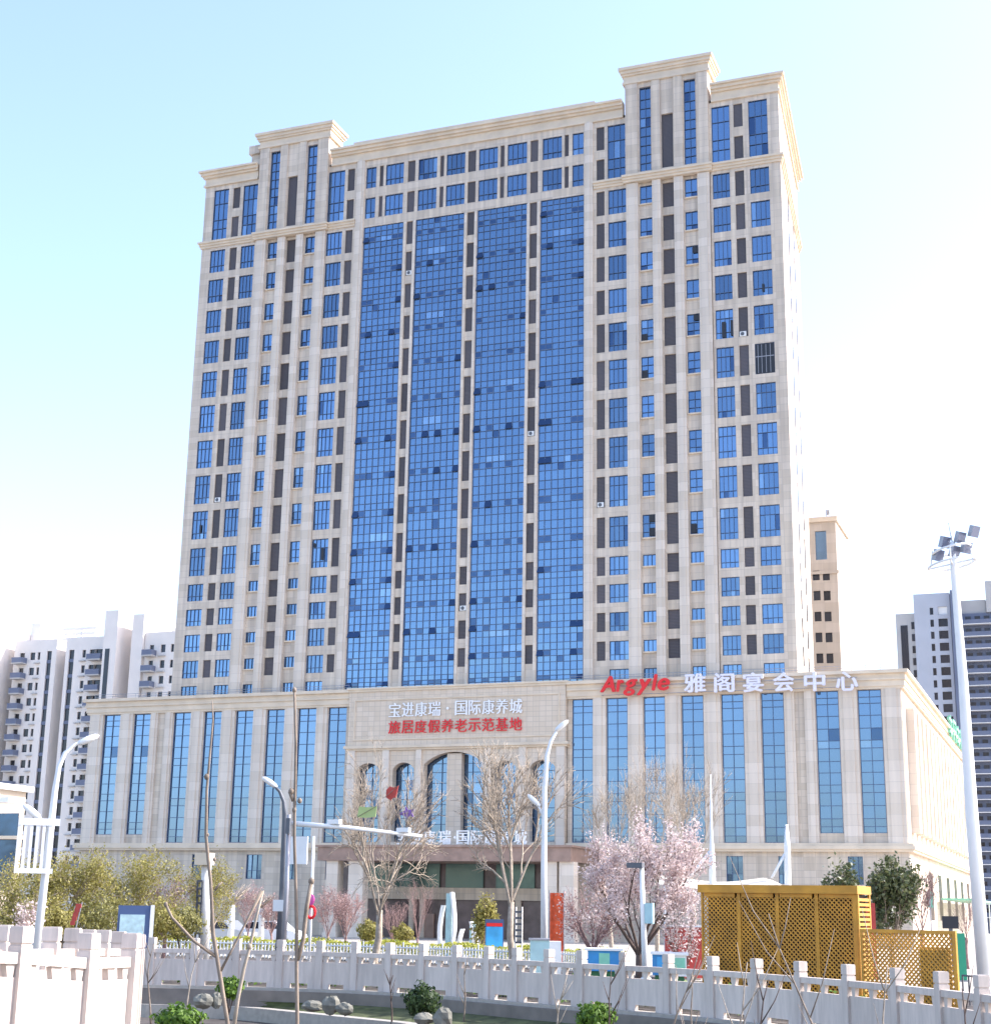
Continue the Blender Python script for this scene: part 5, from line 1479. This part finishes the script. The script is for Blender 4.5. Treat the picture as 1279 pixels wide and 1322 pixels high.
# white sign board on a slim pole
r = 55.0
f_ = foot(402, r)
WS = thing('pole_sign', 'blank white square board on a slim white pole with a red ring sign below', 'sign', f_)
mb = MB(); mb.tube([f_, lp(405, 1080)], .05, 8); mb.build('pole', M['white'], WS, smooth=True)
a, b = lp(376, 1116), lp(405, 1081); mb = MB(); mb.box(a.x, b.x, a.y - .12, a.y - .06, a.z, b.z); mb.build('board', M['white'], WS)
q = lp(403, 1178); mb = MB()
mb.tube([(q.x + math.cos(k * math.pi / 8) * .16, q.y - .1, q.z + math.sin(k * math.pi / 8) * .2) for k in range(17)], .05, 6, cap=False); mb.build('red_ring', M['red'], WS)
q = lp(403, 1162); mb = MB(); mb.ball((q.x, q.y - .1, q.z), .15, .05, .2); mb.build('pink_disc', M['pink'], WS)
# ladder post
r = 66.0
f_ = foot(266, r)
LD = thing('ladder_post', 'stout white post with a dark ladder frame on its left side', 'post', f_)
mb = MB(); mb.tube([f_, lp(267, 1110)], [.24, .2], 10); mb.build('post', M['limewash'], LD, smooth=True)
mb = MB()
A_, B_ = lp(253.5, 1215), lp(257, 1138); dx = lp(262, 1180).x - lp(253, 1180).x
for s in (0, dx): mb.tube([(A_.x + s, A_.y - .1, A_.z), (B_.x + s, B_.y - .1, B_.z)], .045, 5)
for k in range(9):
    p = A_.lerp(B_, k / 8); mb.box(p.x, p.x + dx, p.y - .15, p.y - .06, p.z - .04, p.z + .05)
mb.build('ladder', M['grey_dark'], LD)
a, b = lp(254, 1117), lp(281, 1102); mb = MB(); mb.box(a.x, b.x, a.y - .2, a.y + .2, a.z, b.z); mb.build('top_box', M['trim'], LD)
r = 64.0
f_ = foot(660, r)
LD2 = thing('ladder_post', 'slim white ladder frame right of the tall leafless tree trunk', 'post', f_)
mb = MB(); A_, B_ = foot(660, r), lp(660, 1171)
for s in (0, .26): mb.tube([(A_.x + s + .2, A_.y, 0), (B_.x + s + .2, B_.y, B_.z)], .035, 5)
mb.build('post', M['limewash'], LD2)
for k in range(1, 10):
    mb = MB(); mb.box(A_.x + .2, A_.x + .46, A_.y - .06, A_.y - .02, B_.z * k / 10, B_.z * k / 10 + .08); mb.build('rung', M['grey_dark'], LD2)

# kites / cloth caught in the branches
def kite(name, label, px, py, r_, pts, mtl, tail=False):
    c = at_r(px, py, r_); t = thing(name, label, 'kite', c)
    mb = MB(); n = len(pts)
    f0 = [(c.x + x, c.y - .03 - .05 * math.sin(x * 9), c.z + z) for x, z in pts]; f1 = [(x, y + .04, z) for x, y, z in f0]
    mb.poly(f0); mb.poly(f1[::-1])
    for i in range(n):
        j = (i + 1) % n; mb.quad(f0[j], f0[i], f1[i], f1[j])
    mb.build('sail', mtl, t)
    mb = MB(); mb.tube([(c.x + pts[0][0], c.y - .06, c.z + pts[0][1]), (c.x + pts[n // 2][0], c.y - .06, c.z + pts[n // 2][1])], .012, 4)
    if tail: mb.tube([(c.x - .05, c.y, c.z - .25), (c.x - .1, c.y, c.z - .5), (c.x, c.y, c.z - .7)], .025, 4)
    mb.build('spar', M['bark'], t)
kite('red_kite', 'torn red cloth kite caught high in the large leafless tree', 506, 1023, 64, [(-.27, -.2), (-.05, -.34), (.05, -.24), (.2, -.22), (.3, .26), (.1, .18), (-.12, .24), (-.26, .1)], M['red2'], True)
kite('green_kite', 'pale green rectangular kite in the lower left branches of the large leafless tree', 474, 1049, 64, [(-.42, -.2), (0, -.22), (.38, -.18), (.42, .24), (.02, .2), (-.36, .24)], M['lime'])
kite('purple_kite', 'ragged purple kite in the right branches of the large leafless tree', 526, 1050, 64, [(-.4, -.05), (-.1, -.12), (-.02, -.24), (.12, -.1), (.3, -.16), (.22, .02), (.32, .16), (.05, .12), (-.1, .26), (-.15, .1)], M['purple'])

q = at_r(96, 1190, 55); FL = thing('red_flag', 'small red flag leaning among the yellow green trees at the left', 'flag', (q.x, q.y, 0))
m_ = MB(); m_.tube([(q.x - .2, q.y, 0), (q.x + .25, q.y, at_r(101, 1165, 55).z)], .02, 5); m_.build('pole', M['steel'], FL)
m_ = MB(); zt_f = at_r(101, 1167, 55).z
for k in range(5): m_.box(q.x + .02 - .04 * k, q.x + .24 - .05 * k, q.y - .03 + .012 * (k % 2), q.y - .015 + .012 * (k % 2), zt_f - .14 * (k + 1), zt_f - .14 * k - .001)
m_.build('cloth', M['red2'], FL)
# curved white sculpture blades in front of the lobby
def blades(px, r_, h, label, n):
    b = foot(px, r_); t = thing('curved_sculpture', label, 'sculpture', b)
    for i in range(n):
        s = -1 if i % 2 == 0 else 1; m_ = MB(); x0 = (i - (n - 1) / 2) * .42
        pts = [Vector((b.x + x0 + s * .16 * math.sin(math.pi * k / 8) , b.y, h * (1 if i else .8) * k / 8)) for k in range(9)]
        for p, q in zip(pts, pts[1:]):
            m_.obox(Vector((0, 0, 0)), Vector((1, 0, 0)), Vector((0, 1, 0)), p.x - .05, p.x + .05, b.y - .3, b.y + .05, p.z, q.z) if False else None
            n0 = len(m_.v)
            for pt_ in (p, q):
                for (ddx, ddy) in ((-.05, -.22), (.05, -.22), (.05, .12), (-.05, .12)): m_.v.append((pt_.x + ddx, pt_.y + ddy, pt_.z))
            for f in ((0, 1, 5, 4), (1, 2, 6, 5), (2, 3, 7, 6), (3, 0, 4, 7), (0, 3, 2, 1), (4, 5, 6, 7)): m_.f.append(tuple(n0 + j for j in f)); m_.m.append(0)
        m_.build('blade', M['white'], t)
    m_ = MB(); m_.box(b.x - .06, b.x + .18, b.y - .1, b.y + .1, 0, h * .98); m_.build('glass_core', M['teal'], t)
blades(578, 74, top_h(578, 1152, 74), 'tall pair of curved white blades with a glass core before the lobby', 2)
blades(609, 74, top_h(609, 1190, 74), 'short cluster of curved white blades before the lobby', 3)

# notice boards, banners, cabinet, bins
def board(name, label, cat, px0, px1, py0, py1, r_, mats, legs=True, th=.14):
    a = at_r((px0 + px1) / 2, (py0 + py1) / 2, r_); w = (at_r(px1, py1, r_) - at_r(px0, py1, r_)).length; z0 = max(.05, at_r(px0, py1, r_).z); z1 = at_r(px0, py0, r_).z
    t = thing(name, label, cat, (a.x, a.y, 0))
    d = Vector((a.x, a.y, 0)).normalized(); e = Vector((d.y, -d.x, 0))
    o = Vector((a.x, a.y, 0))
    return t, o, e, d, w, z0, z1
t, o, e, d, w, z0, z1 = board('notice_board', 'navy framed notice board with a pale map and white side posts at the left', 'notice board', 151, 198, 1169, 1228, 50, None)
mb = MB(); mb.obox(o, e, d, -w / 2, w / 2 - .12, -.08, .08, 0, z1); mb.build('frame', M['navy'], t)
mb = MB(); mb.obox(o, e, d, -w / 2 + .07, w / 2 - .27, -.1, -.081, z1 - (z1 - z0) * .62, z1 - .27); mb.build('map_panel', M['paleboard'], t)
mb = MB(); mb.obox(o, e, d, w / 2 - .118, w / 2, -.1, .1, 0, z1 + .02); mb.build('side_post', M['white'], t)
t, o, e, d, w, z0, z1 = board('poster_stand', 'sky blue poster stand with a red heading in front of the entrance', 'poster stand', 626, 650, 1187, 1224, 70, None)
mb = MB(); mb.obox(o, e, d, -w / 2, w / 2, 0, .1, 0, z1); mb.build('frame', M['navy'], t)
mb = MB(); mb.obox(o, e, d, -w / 2 + .04, w / 2 - .04, -.03, -.002, .2, z1 - .32); mb.build('poster', M['sky'], t)
mb = MB(); mb.obox(o, e, d, -w / 2 + .06, w / 2 - .06, -.03, -.002, z1 - .3, z1 - .16); mb.build('heading', M['red'], t)
t, o, e, d, w, z0, z1 = board('red_banner', 'orange red vertical banner right of the tall white lamp', 'banner', 709, 728, 1153, 1212, 62, None)
for s in (-1, 1):
    m_ = MB(); m_.tube([tuple(o + e * (s * w / 2)), tuple(o + e * (s * w / 2) + Vector((0, 0, z1 + .1)))], .03, 6); m_.build('pole', M['steel'], t)
mb = MB()
for k in range(8):
    a0, a1 = -w / 2 + w * k / 8, -w / 2 + w * (k + 1) / 8
    mb.obox(o, e, d, a0, a1, -.02 + .04 * math.sin(k * 1.3), .0 + .04 * math.sin(k * 1.3), .25, z1)
mb.build('cloth', mat('orange_red_cloth', (.72, .12, .04), .8, 0, .2, 6), t)
t, o, e, d, w, z0, z1 = board('utility_cabinet', 'pale teal utility cabinet with a white side standing behind the stone railing', 'cabinet', 684, 724, 1214, 1262, 42.5, None)
mb = MB(); mb.obox(o, e, d, -w / 2, w * .12, -.3, .35, .05, z1); mb.build('body', M['teal'], t)
mb = MB(); mb.obox(o, e, d, w * .121, w / 2, -.28, .35, .05, z1 - .02); mb.build('white_body', M['white'], t)
mb = MB(); mb.obox(o, e, d, -w / 2 - .04, w * .14, -.34, .39, z1 + .001, z1 + .05); mb.build('lid', M['steel'], t)
mb = MB(); mb.obox(o, e, d, -w / 2 - .02, w / 2 + .02, -.32, .38, 0, .049); mb.build('plinth', M['concrete'], t)
# recycling bins
def bin_(px0, px1, py0, r_, label, mbody, panel):
    t, o, e, d, w, z0, z1 = board('recycling_bin', label, 'recycling bin', px0, px1, py0, 1262, r_, None); t['group'] = 'recycling bins behind the railing'
    m_ = MB(); m_.obox(o, e, d, -w / 2 + .06, w / 2 - .06, -.3, .35, .08, z1 * .55); m_.build('base', M['green'], t)
    m_ = MB(); m_.obox(o, e, d, -w / 2, w / 2, -.36, .4, z1 * .55 + .002, z1 - .06); m_.build('body', M[mbody], t)
    m_ = MB(); m_.obox(o, e, d, -w / 2 - .05, w / 2 + .05, -.42, .46, z1 - .058, z1); m_.build('lid', M['white'], t)
    m_ = MB(); m_.obox(o, e, d, -.12, .16, -.375, -.362, z1 * .6, z1 - .12); m_.build('notice', M[panel], t)
bin_(757, 801, 1224, 42.5, 'blue recycling station with a pale notice left of the park lamp', 'blue', 'mint')
bin_(842, 866, 1229, 41.0, 'blue bin behind the railing right of the blossom trunk', 'blue', 'sky')
bin_(866, 886, 1230, 40.5, 'white bin with a mint notice at the left end of the golden lattice box', 'white', 'mint')

# ------------------------------------------------------------------ golden lattice box and screen
def lattice_panel(mb, o, e, d, w, z0, z1, cell, bar, y=0.0):
    n = int((w + (z1 - z0)) / cell) + 1
    h = z1 - z0
    for s in (1, -1):
        for i in range(-1, n + 1):
            # diagonal strip clipped to the panel
            c = i * cell if s > 0 else i * cell - h
            pts = []
            if s > 0: x_at = lambda z: c - (z - 0)
            else: x_at = lambda z: c + z
            za, zb2 = 0.0, h
            if s > 0:
                za = max(0, c - w); zb2 = min(h, c)
            else:
                za = max(0, -c); zb2 = min(h, w - c)
            if zb2 - za < .02: continue
            p0 = o + e * x_at(za) + Vector((0, 0, z0 + za)); p1 = o + e * x_at(zb2) + Vector((0, 0, z0 + zb2))
            dirv = (p1 - p0).normalized(); nrm = dirv.cross(d).normalized()
            yy = y + (0.0 if s > 0 else 0.021); n0 = len(mb.v)
            for p in (p0, p1):
                for (aa, bb) in ((-bar / 2, 0), (bar / 2, 0), (bar / 2, .02), (-bar / 2, .02)):
                    q = p + nrm * aa + d * (yy + bb); mb.v.append((q.x, q.y, q.z))
            for f in ((0, 1, 5, 4), (1, 2, 6, 5), (2, 3, 7, 6), (3, 0, 4, 7)): mb.f.append(tuple(n0 + j for j in f)); mb.m.append(0)
LBR = 41.0
a = foot(905, LBR); b = foot(1106, LBR - 1.2); e = (b - a).normalized(); d = Vector((-e.y, e.x, 0)); w = (b - a).length
zt = at_r(1000, 1143, LBR - .6).z
LB = thing('lattice_box', 'tall golden lattice enclosure with a flat top and four framed panels', 'enclosure', a)
mb = MB(); mb.obox(a, e, d, -.06, w + .06, -.08, 1.25, zt - .2, zt); mb.build('top_slab', M['golden'], LB)
np_ = 4
for i in range(np_):
    x0 = w * i / np_; x1 = w * (i + 1) / np_
    m_ = MB(); m_.obox(a, e, d, x0, x0 + .045, 0, .07, 0, zt - .202); m_.obox(a, e, d, x1 - .04 if i < np_ - 1 else x1 - .1, x1 - .002, 0, .07, 0, zt - .202); m_.obox(a, e, d, x0 + .076, x1 - .101, 0, .07, zt - .3, zt - .203); m_.obox(a, e, d, x0 + .076, x1 - .101, 0, .07, 0.05, .14)
    lf = m_.build('frame_panel', M['golden'], LB)
    m_ = MB(); lattice_panel(m_, a + e * (x0 + .046), e, d, x1 - x0 - (.09 if i < np_ - 1 else .15), .14, zt - .3, .114, .031, .015); m_.build('lattice', M['golden'], lf)
m_ = MB(); 
for x in (0.02, w - .02): pass
m_.obox(a, e, d, w + .002, w + .05, 0, .08, 0, zt - .203); m_.obox(a, e, d, w + .002, w + .05, 1.1, 1.2, 0, zt - .203)
nsl = 22
for k in range(nsl): m_.obox(a, e, d, w + .005, w + .045, .081, 1.099, .1 + (zt - .35) * k / nsl, .1 + (zt - .35) * (k + .62) / nsl)
m_.build('side_panel', M['golden'], LB)
m_ = MB(); m_.obox(a, e, d, .06, w - .05, .35, 1.05, .05, zt - .21); m_.build('interior_shade_block', M['dark_in'], LB)  # near-black block stands in for the shaded inside of the enclosure
a = foot(1109, 39.5); b = foot(1232, 38.2); e = (b - a).normalized(); d = Vector((-e.y, e.x, 0)); w = (b - a).length; zt = at_r(1170, 1201, 38.8).z
LS = thing('lattice_screen', 'low golden lattice screen right of the tall lattice enclosure', 'screen', a)
m_ = MB(); m_.obox(a, e, d, 0, .07, 0, .07, 0, zt); m_.obox(a, e, d, w - .09, w, 0, .07, 0, zt); m_.obox(a, e, d, .071, w - .091, 0, .07, zt - .08, zt); m_.obox(a, e, d, .071, w - .091, 0, .07, .05, .12); m_.build('frame', M['golden'], LS)
m_ = MB(); lattice_panel(m_, a + e * .071, e, d, w - .162, .12, zt - .08, .118, .038, .015); m_.build('lattice', M['golden'], LS)
m_ = MB(); m_.obox(a, e, d, w * .61, w * .93, .07, .09, .15, zt * .80); m_.build('mesh_panel', M['screen'], LS)
# red boards seen around the lattice box
t, o, e, d, w, z0, z1 = board('red_board', 'red event board rising behind the tall lattice enclosure right end', 'board', 1108, 1130, 1166, 1205, 52, None)
mb = MB(); mb.obox(o, e, d, -w / 2, w / 2, 0, .08, .3, z1); mb.build('panel', M['red2'], t)
mb = MB(); mb.obox(o, e, d, -w / 2, -w / 2 + .06, .081, .14, 0, z1); mb.obox(o, e, d, w / 2 - .06, w / 2, .081, .14, 0, z1); mb.build('leg', M['steel'], t)
t, o, e, d, w, z0, z1 = board('red_stall', 'low red stall front under the white tent behind the blossom tree', 'stall', 858, 906, 1197, 1240, 56, None)
mb = MB(); mb.obox(o, e, d, -w / 2, w / 2, 0, .9, .05, z1); mb.build('counter', M['red2'], t)
mb = MB(); mb.obox(o, e, d, -w / 2 - .05, w / 2 + .05, -.06, .96, z1 + .002, z1 + .06); mb.build('counter_top', M['white'], t)

# white tension tents with masts
TT = thing('tension_tent', 'white tension membrane tent hung from two white masts behind the lattice box', 'tent', foot(950, 58))
r = 58.0
c1, c2 = foot(918, r), foot(1015, r)
for px, top_py, kn in ((918, 1000, 1100), (1015, 1078, 1085)):
    f0 = foot(px + 2, r); m_ = MB(); m_.tube([f0, lp(px + 1, kn + 10), lp(px, kn - 20), lp(px - 1, top_py)], [.13, .12, .06, .015], 8); m_.build('mast', M['white'], TT, smooth=True)
for (p0, p1) in (((916, 1100), (888, 1136)), ((1013, 1103), (996, 1134))):
    m_ = MB(); m_.tube([lp(*p0), lp(*p1)], [.06, .05], 6); m_.build('stay', M['white'], TT, smooth=True)
mb = MB()
zc0 = lp(900, 1134).z
P0 = [lp(870, 1136), lp(925, 1134), lp(990, 1134), lp(1004, 1146)]
nx = 14
L0, L1_ = at_r(850, 1140, r - 1), at_r(1008, 1142, r - 1)
for i in range(nx):
    for j in range(4):
        def sp2(i_, j_):
            u_ = i_ / nx; v_ = j_ / 4
            p = L0.lerp(L1_, u_); back = Vector((p.x, p.y, 0)).normalized() * (v_ * 3.2)
            z = zc0 - .35 + .35 * math.sin(math.pi * min(1, v_ * 1.4) * .6) + .1 * math.cos(u_ * 2 * math.pi) - (.25 * max(0, u_ - .88) / .12)
            return Vector((p.x + back.x, p.y + back.y, z))
        mb.quad(sp2(i, j), sp2(i + 1, j), sp2(i + 1, j + 1), sp2(i, j + 1))
mb.build('membrane', M['membrane'], TT, smooth=True)
m_ = MB()
for u_ in (0.05, .5, .97):
    p = L0.lerp(L1_, u_); m_.tube([(p.x, p.y, 0), (p.x, p.y, zc0 - .3)], .05, 6)
m_.build('post', M['white'], TT)
# green panel, awning and door things at the podium flank
t, o, e, d, w, z0, z1 = board('green_flag', 'small mint green flag board in the bare tree by the podium flank', 'flag board', 1196, 1204, 1151, 1172, 66, None)
mb = MB(); mb.obox(o, e, d, -w / 2, w / 2, 0, .04, z0, z1); mb.build('cloth', M['mint'], t)
mb = MB(); mb.tube([tuple(o), tuple(o + Vector((0, 0, z1 + .1)))], .03, 6); mb.build('pole', M['steel'], t)
ya = PY + 26
aw = thing('green_awning', 'pale green glass awning along the foot of the podium flank', 'awning', (U(PU) + 1.5, ya, 3.4))
mb = MB(); mb.box(U(PU) + .34, U(PU) + 3.0, PY + 20, PY + 50, 3.7, 3.85); mb.build('roof', M['mint'], aw)
mb = MB()
for k in range(6): mb.tube([(U(PU) + 2.8, PY + 20.5 + k * 5.8, 0), (U(PU) + 2.8, PY + 20.5 + k * 5.8, 3.7)], .06, 6)
mb.build('post', M['white'], aw)
t, o, e, d, w, z0, z1 = board('black_screen', 'black display screen on a stand at the foot of the podium flank', 'screen', 1216, 1237, 1183, 1199, 70, None)
mb = MB(); mb.obox(o, e, d, -w / 2, w / 2, 0, .2, z0, z1); mb.build('screen', M['glass_open'], t)
mb = MB(); mb.obox(o, e, d, -.08, .08, .05, .15, 0, z0 - .002); mb.build('stand', M['grey_dark'], t)
t, o, e, d, w, z0, z1 = board('green_door_panel', 'dark green upright panel right of the low lattice screen', 'panel', 1235, 1246, 1205, 1240, 60, None)
mb = MB(); mb.obox(o, e, d, -w / 2, w / 2, 0, .08, .05, z1); mb.build('panel', mat('emerald_board', (.02, .28, .16), .5), t)
mb = MB(); mb.obox(o, e, d, -w / 2 - .03, w / 2 + .03, -.02, .1, 0, .049); mb.build('base', M['steel'], t)
# black tube bench / cycle rack at the far right
cr = thing('cycle_rack', 'black tubular cycle rack beside the floodlight mast', 'cycle rack', foot(1245, 44))
m_ = MB(); p = foot(1238, 44); q = foot(1262, 43)
for z in (.25, .75): m_.tube([(p.x, p.y, z), (q.x, q.y, z)], .025, 5)
for k in range(4):
    s_ = p.lerp(q, k / 3); m_.tube([(s_.x, s_.y, 0), (s_.x, s_.y, .75)], .025, 5)
m_.build('rack', M['grey_dark'], cr)

# parked cars glimpsed behind the hedge
def car(px, r_, label, paint, ang):
    b = foot(px, r_); t = thing('parked_car', label, 'car', b)
    ex = Vector((math.cos(ang), math.sin(ang), 0)); ey = Vector((-ex.y, ex.x, 0))
    prof = [(-2.1, .35), (-2.15, .75), (-1.95, .92), (-1.35, .98), (-.75, 1.42), (.75, 1.45), (1.35, 1.0), (2.0, .85), (2.15, .6), (2.1, .35)]
    def ext(mb, pr, hw, m=0):
        n = len(pr); A = [b + ex * x + ey * hw + Vector((0, 0, z)) for x, z in pr]; B = [b + ex * x - ey * hw + Vector((0, 0, z)) for x, z in pr]
        mb.poly(A[::-1], m); mb.poly(B, m)
        for i in range(n):
            j = (i + 1) % n; mb.quad(A[i], A[j], B[j], B[i], m)
    mb = MB(); ext(mb, prof, .85); mb.build('body', M[paint], t)
    for pr in ([(-1.2, 1.0), (-.72, 1.36), (-.05, 1.38), (-.05, 1.0)], [(.05, 1.0), (.05, 1.38), (.7, 1.38), (1.2, 1.0)]):
        m_ = MB(); ext(m_, pr, .855); m_.build('side_window', M['win_dark'], t)
    for x in (-1.3, 1.35):
        for s in (-1, 1):
            c_ = b + ex * x + ey * (s * .72) + Vector((0, 0, .32)); m_ = MB(); m_.tube([c_ - ey * .13, c_ + ey * .13], .32, 14); wl = m_.build('wheel', M['tyre'], t)
            m_ = MB(); m_.tube([c_ + ey * (s * .131), c_ + ey * (s * .14)], .18, 10); m_.build('rim', M['steel'], wl)
car(346, 92, 'white car half hidden by the hedge behind the dark lamp post', 'carwhite', .1)
car(283, 90, 'silver car half hidden by the hedge right of the ladder post', 'cargrey', .05)
